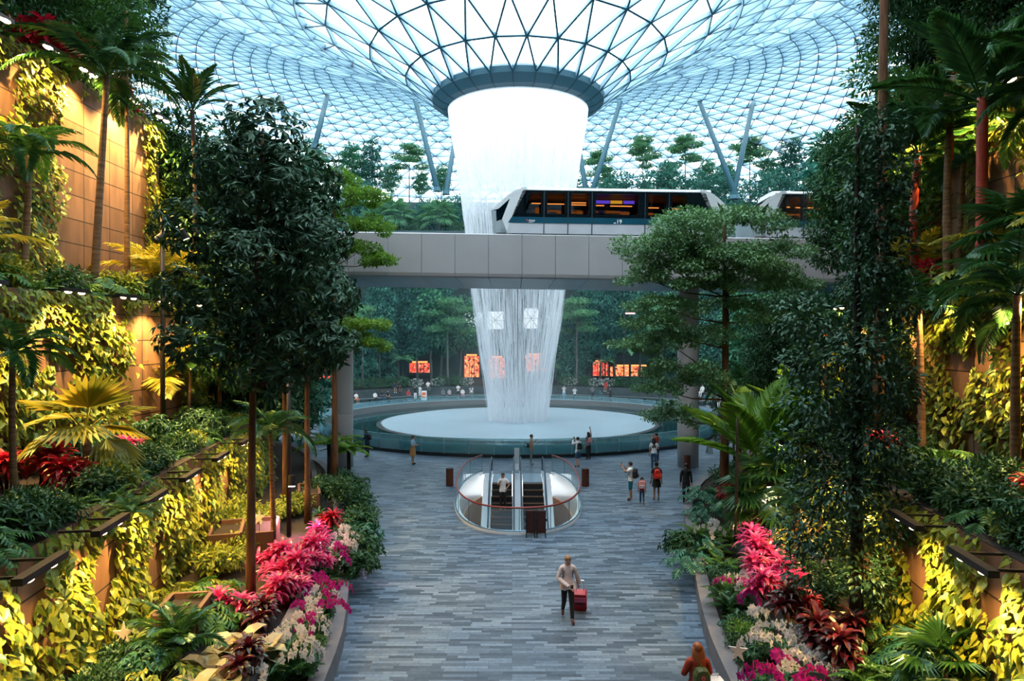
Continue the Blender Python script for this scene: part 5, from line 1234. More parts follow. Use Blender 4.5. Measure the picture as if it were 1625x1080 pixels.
def strip(name, A, B, s, zA, zB, mat):
    n_ = 40
    def rs(P):
        L = [0]
        for (a, b), (c, d) in zip(P, P[1:]): L.append(L[-1] + math.hypot(c - a, d - b))
        return [(np.interp(t, L, [p[0] for p in P]), np.interp(t, L, [p[1] for p in P])) for t in np.linspace(0, L[-1], n_)]
    A, B = rs(A), rs(B); V = [(s * x, y, zA) for x, y in A] + [(s * x, y, zB) for x, y in B]
    mb = MB(); mb.add(V, [(i, i + 1, n_ + i + 1, n_ + i) for i in range(n_ - 1)]); return struct(mb.build(name, M[mat]))
for s, sd in ((-1, 'left'), (1, 'right')):
    cu = smooth(CURB[s]); low = offs(cu, .95 if s < 0 else 1.5)
    wall('trim_kerb_' + sd, cu, s, 0, .5, .34, 'kerb_stone')
    wall('wall_%s_planter' % sd, low, s, 0, 1.15, .22, 'planter_stone')
    strip('ground_%s_kerb_bed' % sd, offs(cu, .3), low, s, .42, .42, 'soil')
    strip('ground_%s_bed' % sd, offs(low, .2), W1, s, 1.02, 1.2, 'soil')
    wall('wall_%s_lower' % sd, W1, s, 0, 4.0, .3, 'stone_panels')
    strip('ground_%s_lower_ledge' % sd, offs(W1, .3), W2, s, 3.9, 3.9, 'soil')
    wall('wall_%s_middle' % sd, W2, s, 3.5, 8.5, .3, 'stone_panels')
    strip('ground_%s_middle_ledge' % sd, offs(W2, .3), W3, s, 8.4, 8.4, 'soil')
    wall('wall_%s_upper' % sd, W3, s, 8., 15.9, .3, 'stone_panels')
    strip('ground_%s_upper_ledge' % sd, offs(W3, .3), W4, s, 15.8, 15.8, 'soil')
    wall('wall_%s_back' % sd, W4, s, 0, 24.0, .4, 'dark_wall')
# unseen storey slabs and end wall, added to block sky light over the valley
mb = MB(); mb.box((-20, 12, 24.5), (16, 36, 1.0)); struct(mb.build('ceiling_left_light_block', M['dark_wall'])); mb = MB(); mb.box((20, 12, 24.5), (16, 36, 1.0)); struct(mb.build('ceiling_right_light_block', M['dark_wall']))
mb = MB(); mb.box((0, -6.3, 12), (60, .6, 26)); struct(mb.build('wall_front_light_block', M['dark_wall']))
mb = MB(); mb.box((0, 0, 24.5), (24, 12, 1.0)); struct(mb.build('ceiling_front_light_block', M['dark_wall']))
# brown stone planter boxes stepping through the beds
def planter_box(x, y, z, L, D, H, rz, label):
    t = thing('planter_box', label, 'planter', (x, y, z), rz)
    mb = MB(); w_ = .09
    mb.box((0, -D / 2, H / 2), (L, w_, H)); mb.box((0, D / 2, H / 2), (L, w_, H)); mb.box((-L / 2, 0, H / 2), (w_, D - w_, H)); mb.box((L / 2, 0, H / 2), (w_, D - w_, H))
    mb.build('box_sides', M['planter_brown'], t)
    mb = MB(); mb.box((0, 0, H * .42), (L - w_, D - w_, H * .84)); mb.build('soil', M['soil'], t)
x, y, z = ground(420, 872, 1.1); planter_box(x, y, 1.1, .62, 1.7, .75, .25, 'brown stone planter box behind the pink-lit cordylines in the left bed')
x, y, z = ground(360, 880, 1.1); planter_box(x, y, 1.1, .8, 1.6, .8, .3, 'brown stone planter box between the dark tree and the yellow vines')
x, y, z = ground(490, 800, 1.1); planter_box(x, y, 1.1, .7, 2.0, .6, .3, 'small brown planter box beside the orange trunk in the left bed')
x, y, z = ground(290, 1010, 1.1); planter_box(x, y, 1.1, .8, 1.2, .7, .15, 'brown stone planter box among philodendrons at lower left')
x, y, z = ground(1240, 850, 1.1); planter_box(x, y, 1.1, .9, 1.5, .7, -.3, 'brown stone planter box lit pink in the right bed')

# ------------------------------------------------------------------ lamps
def spot(parent, loc, target, power, col=(1, .60, .22), size=1.7, blend=.7, rad=.05):
    ld = bpy.data.lights.new('spot', 'SPOT'); ld.energy = power; ld.color = col; ld.spot_size = size; ld.spot_blend = blend; ld.shadow_soft_size = rad
    o = bpy.data.objects.new('spot', ld); COL.objects.link(o); o.parent = parent; o.location = loc
    d = Vector(target) - Vector(loc); o.rotation_euler = d.to_track_quat('-Z', 'Y').to_euler(); return o
def lamp_bar(p0, p1, s, z, nl, label, power, drop=2.2, lens=.055, col=(1, .58, .17), reach=.1, sizes=2.25):
    """a black bar on brackets along the top of a wall, lenses on its underside, washing the wall below"""
    A, B = np.array([*p0, z]), np.array([*p1, z]); c = (A + B) / 2; L = np.linalg.norm(B - A); rz = math.atan2(B[1] - A[1], B[0] - A[0])
    t = thing('lamp_bar', label, 'lamp', tuple(c), rz)
    mb = MB(); mb.box((0, 0, .06), (L, .15, .10)); mb.build('housing', M['lamp_black'], t)
    sg = 1 if (Matrix.Rotation(rz, 3, 'Z') @ Vector((0, 1, 0))).x * s > 0 else -1        # local direction of the wall
    for q in (-.32, .32):
        mb = MB(); mb.box((q * L, sg * .36, .06), (.04, .62, .04)); mb.build('bracket', M['lamp_black'], t)
    for k in range(nl):
        x = (k + .5) / nl * L - L / 2
        mb = MB(); mb.lathe([(0, -.028), (lens * .7, -.028), (lens, 0), (lens * 1.05, .02), (0, .02)], 14); mb.v[0] = mb.v[0] * np.array([2.2, 1, 1]) + np.array([x, 0, 0]); mb.build('lens', M['lamp_lens'], t, smooth=True)
    for k in range(1 if nl < 4 else 2):
        x = 0 if nl < 4 else (k - .5) * L * .5
        spot(t, (x, 0, -.06), (x, sg * reach, -drop), power, col, sizes)
def wall_pt(poly, y, o):
    P = offs(poly, o)
    return (float(np.interp(y, [p[1] for p in P], [p[0] for p in P])), y)
LB = []
def bars(poly, s, ys, z, power, words_, o=-.72, ln=1.1, nl=2, **k):
    for i, y in enumerate(ys):
        a, b = wall_pt(poly, y - ln / 2, o), wall_pt(poly, y + ln / 2, o)
        lamp_bar((s * a[0], a[1]), (s * b[0], b[1]), s, z, nl, words_ % ORD[i], power, **k)
ORD = 'first second third fourth fifth sixth seventh eighth ninth tenth eleventh twelfth thirteenth fourteenth fifteenth sixteenth seventeenth eighteenth nineteenth twentieth twenty-first twenty-second twenty-third twenty-fourth twenty-fifth twenty-sixth twenty-seventh twenty-eighth twenty-ninth thirtieth'.split()
bars(W1, -1, [8.2, 9.9, 12.2, 14.2, 16.6, 19.2, 22.0, 25.0], 3.95, 480, 'black lamp bar on the lower left wall, %s counting from the camera', ln=1.25)
bars(W1, 1, [8.2, 10.2, 12.5, 15.4, 18.6, 22.0], 3.95, 650, 'black lamp bar on the lower right wall, %s counting from the camera', ln=1.2)
bars(W2, -1, [14.9, 17.9, 20.4, 22.6, 25.3], 8.45, 1150, 'black lamp bar on the middle left wall, %s counting from the camera', drop=3)
bars(W2, 1, [15.2, 18.2, 20.9, 24.0], 8.3, 1800, 'black lamp bar on the middle right wall, %s counting from the camera', drop=3)
bars(W3, -1, [18.6, 20.9, 22.6, 25.2, 27.4], 15.9, 2600, 'black lamp bar high on the upper left wall, %s counting from the camera', drop=4, lens=.085)
bars(W3, 1, [18.9, 20.6, 21.9, 24.5], 14.4, 3200, 'black lamp bar high on the upper right wall, %s counting from the camera', drop=4, lens=.085)
# poles with spot heads
def lamp_pole(x, y, z0, z1, label, heads, power, col=(1, .6, .25)):
    t = thing('lamp_pole', label, 'lamp', (x, y, z0))
    mb = MB(); mb.tube([(0, 0, 0), (0, 0, z1 - z0)], [.075, .065], 10); mb.build('pole', M['lamp_black'], t, smooth=True)
    for (hx, hy, hz, tx, ty, tz, lit) in heads:
        h = np.array([hx, hy, hz - z0]); tg = np.array([tx, ty, tz - z0]); d = unit(tg - h)
        mb = MB(); mb.tube([(0, 0, hz - z0), h - d * .1], .025, 6); mb.tube([h - d * .2, h - d * .18, h + d * .12, h + d * .14], [.05, .11, .12, .12], 12); hd = mb.build('spot_head', M['lamp_black'], t)
        if lit:
            mb = MB(); mb.tube([h + d * .142, h + d * .155], [.10, .10], 12); mb.build('lens', M['lamp_lens'], hd); spot(t, tuple(h + d * .2), tuple(tg), power, col, 1.9, .6)
x, y, z = at(258, 600, 22.0)
P_x = x
lamp_pole(x, 22.0, 3.9, at(0, 345, 22.)[2], 'tall black lamp pole with four spot heads on the lower left ledge', [(x * 0 + .30, .2, at(0, 350, 22)[2], 2.2, 3, 6.5, 1), (.62, .1, at(0, 372, 22)[2], 2.5, 2, 5.5, 1), (-.02, -.2, at(0, 380, 22)[2], -3.5, -6, 4.5, 0), (.58, -.2, at(0, 391, 22)[2], 1.5, -7, 2, 0)], 900)
x, y, z = ground(458, 850, 1.1)
lamp_pole(x, y, 1.1, 6.6, 'dark grey lamp pole standing between the tree trunks in the left bed', [(.25, -.5, 2.9, .35, -.9, 1.2, 1)], 900, (1, .34, .50))
x, y, z = ground(1216, 850, 1.1)
lamp_pole(x, y, 1.1, 3.0, 'dark lamp pole rising behind the pink-lit cordylines in the right bed', [(-.1, -.6, 2.9, -.1, -1.1, 1.2, 1)], 900, (1, .32, .52))

# ------------------------------------------------------------------ trees
crown_tree('dark_tree', [((.3, 0, 11.0), (1.0, 1.0, .75)), ((-.6, .3, 10.2), (1.1, 1.1, .8)), ((1.1, -.2, 9.9), (1.1, 1.1, .8)), ((.2, .3, 9.3), (1.2, 1.2, .8)), ((-1.1, 0, 8.8), (1.1, 1.1, .8)), ((1.35, 0, 8.6), (1.1, 1.1, .8)),
    ((.3, -.4, 8.0), (1.2, 1.2, .8)), ((-1.2, .2, 7.3), (1.1, 1.1, .8)), ((1.4, .1, 7.2), (1.1, 1.1, .8)), ((.2, .3, 6.8), (1.2, 1.2, .8)), ((-.9, -.2, 6.2), (1.1, 1.1, .7)), ((1.2, 0, 6.0), (1.0, 1.0, .7)), ((2.0, -.2, 6.1), (.7, .7, .5)), ((.4, 0, 5.5), (1.0, 1.0, .6))],
    'leaf_dark', 12500, .25, .34, LEAF_LANCE, [(ctrunk(11, 12, .15, 3, x1=.3), .12, .03)], 'bark_brown', .55, 6, 1)
cl = []; r9 = random.Random(4)
for k in range(30):
    z = .9 + 9.7 * k / 29; w_ = 1.05 if 2.0 < z < 6.8 else (.8 if z <= 2 else .72)
    a = k * 2.4; o_ = .75 if z < 6.8 else .35
    cl.append(((o_ * math.cos(a) - (.25 if z < 6.8 else -.35), o_ * math.sin(a), z), (w_ * r9.uniform(.6, .95), w_ * r9.uniform(.6, .95), .55)))
crown_tree('ivy_column_tree', cl, 'leaf_dark', 15000, .135, .66, LEAF_OVAL, [(ctrunk(10.6, 12, .12, 5), .15, .04)], 'bark_dark', .4, 0, 2, shell=.35, branches=False)
crown_tree('flat_tiered_tree', [((-.3, 0, 10.5), (2.3, 2.1, .62)), ((-2.2, 0, 9.6), (1.8, 1.6, .55)), ((-1.2, -.4, 9.3), (1.7, 1.5, .55)), ((-1.9, .1, 8.9), (1.6, 1.4, .5)), ((1.1, -.3, 8.7), (1.5, 1.4, .5)), ((1.7, .3, 9.5), (1.5, 1.4, .36)), ((0, -.9, 9.1), (1.7, 1.4, .42)), ((-2.9, .2, 8.5), (1.0, 1.0, .36)), ((2.0, 0, 8.2), (1.4, 1.3, .34)), ((-2.2, 0, 7.4), (1.5, 1.3, .36)),
    ((.5, .5, 7.5), (1.1, 1.1, .32)), ((-3.3, 0, 5.8), (1.0, 1.0, .28)), ((-2.1, .2, 6.1), (1.2, 1.1, .32)), ((-1.6, -.2, 5.0), (1.5, 1.3, .36)), ((-2.4, .2, 4.3), (1.0, .9, .28)), ((-.9, -.5, 8.2), (1.3, 1.2, .34)), ((1.2, -.5, 7.0), (.9, .9, .28)), ((-1.7, .9, 3.3), (1.1, .8, .5)), ((-2.6, -.2, 6.8), (1.2, 1.1, .4)), ((-.6, .3, 6.4), (1.2, 1.1, .4)), ((-.8, .2, 4.6), (1.1, 1., .4))],
    'leaf_tiered', 60000, .125, .7, LEAF_SMALL, [(ctrunk(10.6, 12, .08, 6), .20, .05)], 'bark_brown', .15, 0, 3, shell=.25, split=11)
crown_tree('bright_tiered_tree', [((1.2, 0, 13.0), (1.2, 1.2, .36)), ((.3, 0, 13.8), (.9, .9, .4)), ((1.5, 0, 11.7), (1.2, 1.2, .34)), ((1.1, -.2, 10.6), (1.1, 1.1, .34)), ((1.9, -.3, 10.1), (.8, .8, .32)), ((-.6, 0, 12.3), (1.1, 1.1, .4)), ((-1., 0, 10.8), (1.2, 1.2, .4)), ((1.3, -.5, 7.2), (1.2, 1.0, .26)), ((.6, -.3, 6.6), (1.1, 1.0, .26)), ((1.8, -.6, 6.4), (.9, .8, .2))],
    'leaf_bright', 17000, .16, .62, LEAF_SMALL, [(ctrunk(13.6, 12, .1, 7), .16, .04)], 'bark_brown', .2, 0, 4, shell=.25, split=9)
FT = ['forest_tree_round', 'forest_tree_tall', 'forest_tree_tiered', 'forest_tree_dense']
def cl_rand(n, z0, z1, R, fz, seed, taper=.5):
    r = random.Random(seed); o = []
    for k in range(n):
        f = k / max(n - 1, 1); z = z0 + (z1 - z0) * f; rr = R * (1 - taper * abs(f - .4)); a = k * 2.4 + r.random()
        o.append(((rr * .6 * math.cos(a), rr * .6 * math.sin(a), z), (rr * .62, rr * .62, rr * fz)))
    return o
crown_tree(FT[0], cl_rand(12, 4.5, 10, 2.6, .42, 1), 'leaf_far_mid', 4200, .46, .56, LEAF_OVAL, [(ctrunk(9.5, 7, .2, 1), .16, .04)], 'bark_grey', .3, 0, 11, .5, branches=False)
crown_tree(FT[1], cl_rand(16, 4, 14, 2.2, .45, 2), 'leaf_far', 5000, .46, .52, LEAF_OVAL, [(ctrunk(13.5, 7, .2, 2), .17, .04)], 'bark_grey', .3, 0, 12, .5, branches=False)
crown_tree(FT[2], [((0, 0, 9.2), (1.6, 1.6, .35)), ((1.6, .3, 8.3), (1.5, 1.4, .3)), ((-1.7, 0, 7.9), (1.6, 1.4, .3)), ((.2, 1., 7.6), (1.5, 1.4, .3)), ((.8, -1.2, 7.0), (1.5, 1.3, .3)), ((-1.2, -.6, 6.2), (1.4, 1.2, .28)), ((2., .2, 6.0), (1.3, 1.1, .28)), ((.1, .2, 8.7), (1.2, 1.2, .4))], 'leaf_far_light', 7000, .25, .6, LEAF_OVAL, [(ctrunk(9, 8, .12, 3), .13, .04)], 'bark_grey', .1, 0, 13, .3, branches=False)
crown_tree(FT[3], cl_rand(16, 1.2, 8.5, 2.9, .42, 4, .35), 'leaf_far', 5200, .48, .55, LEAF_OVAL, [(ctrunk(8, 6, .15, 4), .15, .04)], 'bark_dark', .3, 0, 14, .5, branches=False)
crown_tree('green_tree', cl_rand(16, 2.5, 8.5, 2.1, .42, 6, .3), 'leaf_deep', 10000, .24, .48, LEAF_OVAL, [(ctrunk(8.3, 8, .15, 6), .13, .035)], 'bark_brown', .4, 0, 16, .45, branches=False)
crown_tree('lit_tree', cl_rand(14, 2.0, 6.5, 1.6, .42, 8, .3), 'leaf_mid', 7500, .18, .5, LEAF_OVAL, [(ctrunk(6.3, 8, .15, 8), .09, .03)], 'bark_brown', .4, 0, 18, .45, branches=False)

crown_tree('thin_tree', cl_rand(9, 7.4, 10.5, 1.3, .42, 9, .2), 'leaf_mid', 3600, .16, .45, LEAF_OVAL, [(ctrunk(10, 8, .15, 9), .11, .05)], 'bark_ringed', .4, 0, 19, .45, branches=False)
LOOK = {'upright_palm': ('dark upright palm', 'palm'), 'arching_palm': ('large arching feather palm', 'palm'), 'thin_tree': ('slender bare-stemmed tree', 'tree'), 'areca_palm': ('feathery green palm', 'palm'), 'slender_palm': ('slim palm with drooping dark fronds', 'palm'), 'red_shaft_palm': ('tall palm with red crown shaft', 'palm'), 'young_palm': ('low feathery palm', 'palm'), 'golden_palm': ('yellow-lit feather palm', 'palm'),
    'tall_palm': ('very tall bare-trunked palm', 'palm'), 'broad_palm': ('bright palm with broad upright fronds', 'palm'), 'pleated_palm': ('broad-leaved palm with pleated fronds', 'palm'), 'fan_palm': ('green fan palm', 'palm'), 'yellow_fan_palm': ('yellow palm with wide divided leaves', 'palm'),
    'pale_fan_palm': ('round-headed pale fan palm', 'palm'), 'tree_fern': ('light green tree fern', 'fern'), 'far_tree_fern': ('spreading pale tree fern', 'fern'), 'sword_fern': ('green fern clump', 'fern'), 'bright_fern': ('bright green fern clump', 'fern'), 'teal_fern': ('bluish green fern clump', 'fern'),
    'red_cordyline': ('red cordyline clump', 'plant'), 'pink_cordyline': ('hot pink cordyline clump', 'plant'), 'maroon_cordyline': ('dark maroon cordyline clump', 'plant'), 'strap_plant': ('green strap-leaved plant', 'plant'), 'cream_calathea': ('broad cream-leaved plant', 'plant'),
    'philodendron': ('split-leaf philodendron', 'plant'), 'teal_philodendron': ('bluish split-leaf philodendron', 'plant'), 'golden_philodendron': ('yellow-lit split-leaf philodendron', 'plant'), 'white_orchid': ('white orchid spray', 'orchid'), 'magenta_orchid': ('magenta orchid spray', 'orchid'),
    'dark_shrub': ('dark green shrub', 'shrub'), 'yellow_shrub': ('yellow-green shrub', 'shrub'), 'bright_shrub': ('bright green shrub', 'shrub'), 'teal_shrub': ('bluish whorled shrub', 'shrub'), 'star_leaf_shrub': ('star-leaved green shrub', 'shrub'), 'white_flower_shrub': ('white-flowering shrub', 'shrub'),
    'dark_tree': ('tall dark leafy tree', 'tree'), 'ivy_column_tree': ('tall narrow dark small-leaved tree', 'tree'), 'flat_tiered_tree': ('flat-topped tiered tree', 'tree'), 'bright_tiered_tree': ('bright green tiered tree', 'tree'),
    FT[0]: ('round hazy tree', 'tree'), FT[1]: ('tall hazy tree', 'tree'), FT[2]: ('pale tiered tree', 'tree'), FT[3]: ('dense bushy tree', 'tree'), 'green_tree': ('mid green leafy tree', 'tree'), 'lit_tree': ('slender small-leaved tree', 'tree')}
BED = {'LK': 'in the left kerb bed', 'LB': 'in the left flower bed', 'L1': 'on the lower left ledge', 'L2': 'on the middle left ledge', 'L3': 'on the top left ledge', 'RK': 'in the right kerb bed', 'RB': 'in the right flower bed', 'R1': 'on the lower right ledge', 'R2': 'on the middle right ledge', 'R3': 'on the top right ledge',
    'FB': 'in the planter beyond the pool', 'FT': 'on the terrace behind the train', 'FU': 'on the highest far terrace', 'SL': 'in the grove left of the pool', 'SR': 'in the grove right of the pool'}
GROUP = {'tree': 'trees', 'palm': 'palms', 'fern': 'ferns', 'plant': 'leafy plants', 'orchid': 'orchids', 'shrub': 'shrubs'}
PL = []
def put(kind, bed, x, y, z, sc=1., rz=None, label=None, sz=None):
    PL.append((kind, bed, x, y, z, sc, rnd.uniform(0, 6.28) if rz is None else rz, label, sz))
BZ = {'LK': .42, 'LB': 1.1, 'L1': 3.9, 'L2': 8.4, 'L3': 15.8, 'RK': .42, 'RB': 1.1, 'R1': 3.9, 'R2': 8.4, 'R3': 15.8}
def pg(kind, bed, px, py, sc=1., **k):
    """stands in its bed where the photograph shows its foot"""
    x, y, z = ground(px, py, BZ[bed])
    if bed in ('LK', 'RK') and y < 19.5:
        s_ = -1 if bed == 'LK' else 1; cu = CURB[s_]; x = s_ * max(abs(x), float(np.interp(y, [q[1] for q in cu], [q[0] for q in cu])) + .34 + .42 * min(sc, 1.)); sc *= .72
    put(kind, bed, x, y, z, sc, **k)
def pa(kind, bed, px, py, Y, sc=1., foot=None, **k):
    x, y, z = at(px, py, Y); put(kind, bed, x, y, z if foot is None else foot, sc, **k)
# -- left: trees and palms
pg('dark_tree', 'LB', 397, 962, 1., rz=.0, label='tall dark leafy tree with slim brown trunk in the left flower bed')
x, y, z = ground(488, 830, 1.1); put('dark_tree', 'LB', x, y, z, .98, 2.0, 'second dark leafy tree, on the stout orange-lit trunk beside the grey pole')
put('dark_tree', 'LB', -8.0, 24.5, 1.1, 1.12, 4.0, 'dark leafy tree rising farthest back behind the other two dark trees')
put('bright_tiered_tree', 'LB', -7.9, 31.0, .6, 1., 0., 'bright green tiered tree reaching past the left bridge column')
pg('slender_palm', 'LB', 435, 882, 1.02, label='slim palm with drooping fronds in front of the grey pole, left bed')
pa('tree_fern', 'LB', 522, 785, 33., 1.0, 0.3, label='light green tree fern by the foot of the left bridge column'); pa('tree_fern', 'LB', 553, 790, 35., .85, .0, label='light green tree fern in front of the left bridge column')
put('arching_palm', 'L2', -12.8, 21.2, 8.4, 1.5, .5, 'large feathery palm arching across the upper left lamps')
put('areca_palm', 'L2', -13.0, 18.4, 8.4, 1.05, 1.5, 'dark feathery palm in front of the upper left stone wall')
put('thin_tree', 'L2', -13.1, 23.6, 8.4, 1.0, 1., 'slender tree with orange-lit trunk against the upper left wall')
put('upright_palm', 'L2', -12.9, 28., 8.4, 1.15, 0., label='dark upright palm silhouetted against the roof at upper left')
put('golden_palm', 'L2', -12.9, 24.6, 8.4, 1.3); put('golden_palm', 'L2', -12.8, 26.8, 8.4, 1.3); put('golden_palm', 'L2', -12.9, 16.5, 8.4, 1.2)
pg('slender_palm', 'L1', 24, 822, .9, label='dark palm with pale thin trunk at the left edge')
pg('yellow_fan_palm', 'L1', 135, 770, 1.35, label='yellow palm with wide divided leaves above the red cordylines'); pg('golden_palm', 'L1', 246, 690, 1.75, label='pale yellow feather palm standing by the black lamp pole')
pg('slender_palm', 'L1', 300, 690, .7); pg('young_palm', 'L1', 170, 640, 1.1)
for px, py, sc in ((10, 775, 1.05), (62, 770, 1.15), (125, 790, 1.1), (205, 735, 1.1), (218, 705, 1.0), (165, 715, .9)): pg('red_cordyline' if px < 150 else 'pink_cordyline', 'L1', px, py, sc)
for px, py in ((175, 800), (205, 815), (235, 745), (290, 700), (320, 695)): pg('sword_fern' if px < 230 else 'dark_shrub', 'L1', px, py, .9)
for px, py in ((55, 820), (330, 690), (90, 835)): pg('dark_shrub', 'L1', px, py, .7)
for Y in (9.8, 11.2, 12.4): put('dark_shrub', 'L1', -8.4 - .1 * (Y - 9), Y, 3.9, .9)
for Y, xo in ((17.5, -11.2), (19.3, -11.3), (21.2, -11.0), (24.2, -11.1), (26., -11.2), (23.2, -10.2)): put('star_leaf_shrub', 'L1', xo, Y, 3.9, 1.2)
# middle left ledge: foliage hanging over the lamps
for k in range(15):
    Y = 14.6 + k * .9; put(['dark_shrub', 'bright_fern', 'philodendron', 'yellow_shrub', 'sword_fern'][k % 5], 'L2', -12.35 - .5 * rnd.random(), Y, 8.4, 1.1 + .3 * rnd.random())
for k in range(14):
    Y = 16.5 + k * .95; put(['red_cordyline', 'dark_shrub', 'yellow_shrub', 'dark_shrub', 'sword_fern', 'red_cordyline', 'bright_fern'][k % 7], 'L3', -14.75 - .5 * rnd.random(), Y, 15.8, 1.35)
for k, Y in enumerate((19.5, 22.5, 25.5, 28.)): put(['areca_palm', 'green_tree', 'lit_tree', 'green_tree'][k], 'L3', -16.2, Y, 15.8, [.8, .75, 1., .9][k])
# grove behind the ends of the left walls
for x, y, z, sc, kd in ((-15.6, 30.2, 8.4, 1.0, 'green_tree'), (-13.6, 31.0, 4., 1.35, 'green_tree'), (-10.8, 29., 3.9, 1.15, 'lit_tree'), (-14.5, 32., 4., 1.5, 'green_tree'), (-11.6, 31., .6, 1.4, 'green_tree'), (-11., 26., 3.9, .95, 'lit_tree'), (-14.3, 32.4, .6, 1.7, 'green_tree'), (-17, 33, .3, 1.7, 'green_tree'), (-13.2, 40.5, .3, .9, 'green_tree'), (-17, 39, .3, .9, 'green_tree'), (-16, 47, 0, 1.3, FT[3])): put(kd, 'SL', x, y, z, sc)
# trailing plants along the front edges of the ledges
for s, b in ((-1, 'L1'), (1, 'R1')):
    e_ = offs(W1, .55); y = 8.6; k = 0
    while y < 29:
        put(['sword_fern', 'dark_shrub', 'philodendron', 'dark_shrub', 'teal_fern', 'star_leaf_shrub', 'yellow_shrub'][(k * 3 + (s > 0)) % 7], b, s * float(np.interp(y, [q[1] for q in e_], [q[0] for q in e_])), y, 3.9, rnd.uniform(.62, .9)); y += rnd.uniform(.55, .95); k += 1
for Y, xo, sc in ((21.6, -14.9, 1.5), (22.8, -14.9, 1.6), (25.6, -14.85, 1.4)): put('red_cordyline', 'L3', xo, Y, 15.8, sc * 1.1)
for Y, xo, kd, z, sc in ((24.5, 13.7, 'lit_tree', 8.4, 1.25), (26.8, 13.5, 'green_tree', 8.4, .85), (27.2, 15.6, 'green_tree', 15.8, .8), (25.8, 15.8, 'green_tree', 15.8, .9), (23., 15.9, 'green_tree', 15.8, .8), (21.5, 13.7, 'areca_palm', 8.4, 1.2), (17.2, 13.6, 'areca_palm', 8.4, 1.3), (19.2, 13.9, 'golden_palm', 8.4, 1.5), (16.0, 13.2, 'golden_palm', 8.4, 1.4), (22.6, 13.2, 'golden_palm', 8.4, 1.3)): put(kd, 'R2' if z < 9 else 'R3', xo, Y, z, sc)
# -- left flower bed and kerb bed
for px, py, kd, sc in ((452, 925, 'pink_cordyline', 1.15), (480, 895, 'pink_cordyline', 1.1), (430, 905, 'pink_cordyline', 1.05), (440, 955, 'pink_cordyline', 1.05), (400, 985, 'pink_cordyline', .9), (368, 985, 'pink_cordyline', 1.0), (508, 868, 'pink_cordyline', .95), (470, 950, 'pink_cordyline', .9), (525, 842, 'red_cordyline', .85), (505, 905, 'pink_cordyline', .8), (420, 1000, 'maroon_cordyline', .9),
    (383, 1030, 'cream_calathea', 1.0), (355, 1045, 'cream_calathea', .95), (420, 1045, 'cream_calathea', .9), (330, 1075, 'cream_calathea', 1.0), (395, 1075, 'maroon_cordyline', .9), (360, 1090, 'cream_calathea', .9), (300, 1000, 'philodendron', 1.1), (270, 980, 'golden_philodendron', 1.1), (335, 1000, 'philodendron', 1.1), (320, 960, 'golden_philodendron', 1.0), (345, 960, 'philodendron', 1.), (240, 1030, 'golden_philodendron', 1.0), (280, 1060, 'young_palm', .8), (230, 1085, 'teal_shrub', .8), (190, 1075, 'dark_shrub', .8), (250, 1100, 'golden_philodendron', .9), (310, 1110, 'cream_calathea', .9),
    (345, 915, 'yellow_shrub', 1.), (375, 890, 'yellow_shrub', .9), (395, 860, 'yellow_shrub', 1.), (420, 840, 'yellow_shrub', .9), (440, 825, 'yellow_shrub', .8), (505, 820, 'strap_plant', .8), (535, 795, 'dark_shrub', 1.1), (510, 790, 'dark_shrub', 1.1), (470, 815, 'yellow_shrub', .9), (380, 840, 'yellow_shrub', 1.2), (360, 850, 'yellow_shrub', 1.2), (515, 880, 'strap_plant', .7), (150, 1120, 'dark_shrub', .8), (120, 1140, 'dark_shrub', .8)): pg(kd, 'LB', px, py, sc)
for px, py, kd in ((512, 940, 'magenta_orchid'), (535, 870, 'white_orchid'), (545, 855, 'white_orchid'), (500, 960, 'white_orchid'), (478, 1000, 'white_orchid'), (498, 985, 'magenta_orchid'), (455, 1035, 'white_orchid'), (530, 885, 'magenta_orchid'), (428, 1070, 'white_orchid'), (465, 1025, 'white_orchid'), (505, 945, 'magenta_orchid')): pg(kd, 'LB', px, py, 1.15)
for px, py, kd, sc in ((553, 950, 'star_leaf_shrub', .85), (565, 915, 'star_leaf_shrub', .95), (572, 890, 'star_leaf_shrub', 1.0), (560, 930, 'bright_fern', .9), (548, 965, 'bright_fern', .8), (578, 870, 'teal_shrub', .95), (565, 850, 'star_leaf_shrub', 1.1), (575, 835, 'dark_shrub', 1.0), (568, 815, 'dark_shrub', 1.1), (556, 800, 'dark_shrub', 1.1), (560, 790, 'star_leaf_shrub', 1.1), (545, 985, 'star_leaf_shrub', .8), (528, 1030, 'teal_fern', .7), (515, 1060, 'teal_shrub', .6), (535, 1000, 'dark_shrub', .65), (500, 1090, 'young_palm', .7), (470, 1110, 'young_palm', .8), (540, 780, 'dark_shrub', 1.2)): pg(kd, 'LK', px, py, sc)
# -- right: trees and palms
x, y, z = ground(1168, 812, 1.1); put('flat_tiered_tree', 'RB', x, 26., 1.1, 1., 0., 'flat-topped tiered tree overlapping the second train car and the bridge')
pg('ivy_column_tree', 'RB', 1360, 1010, 1., rz=0., label='tall narrow dark small-leaved tree standing nearest at right')
put('ivy_column_tree', 'R1', 11.0, 21.0, 3.9, .78, 2., 'narrow dark tree standing behind the nearest one at right')
put('tall_palm', 'R1', 10.55, 20., 3.9, 1., 0., 'very tall bare-trunked palm whose crown leaves the frame at right')
x, y, z = at(1150, 800, 27.); 
t_ = MB(); trunk(t_, curve_pts((0, 0, 0), (.1, 0, 9.), 10, .1, 9), .15, .07); template('bare_trunk', [('trunk', t_, M['bark_dark'], True)])
LOOK['bare_trunk'] = ('dark bare tree trunk', 'tree')
put('bare_trunk', 'RB', at(1150, 0, 27.5)[0], 27.5, 1.1, 1., 0., 'dark bare trunk standing just left of the flat-topped tree trunk')
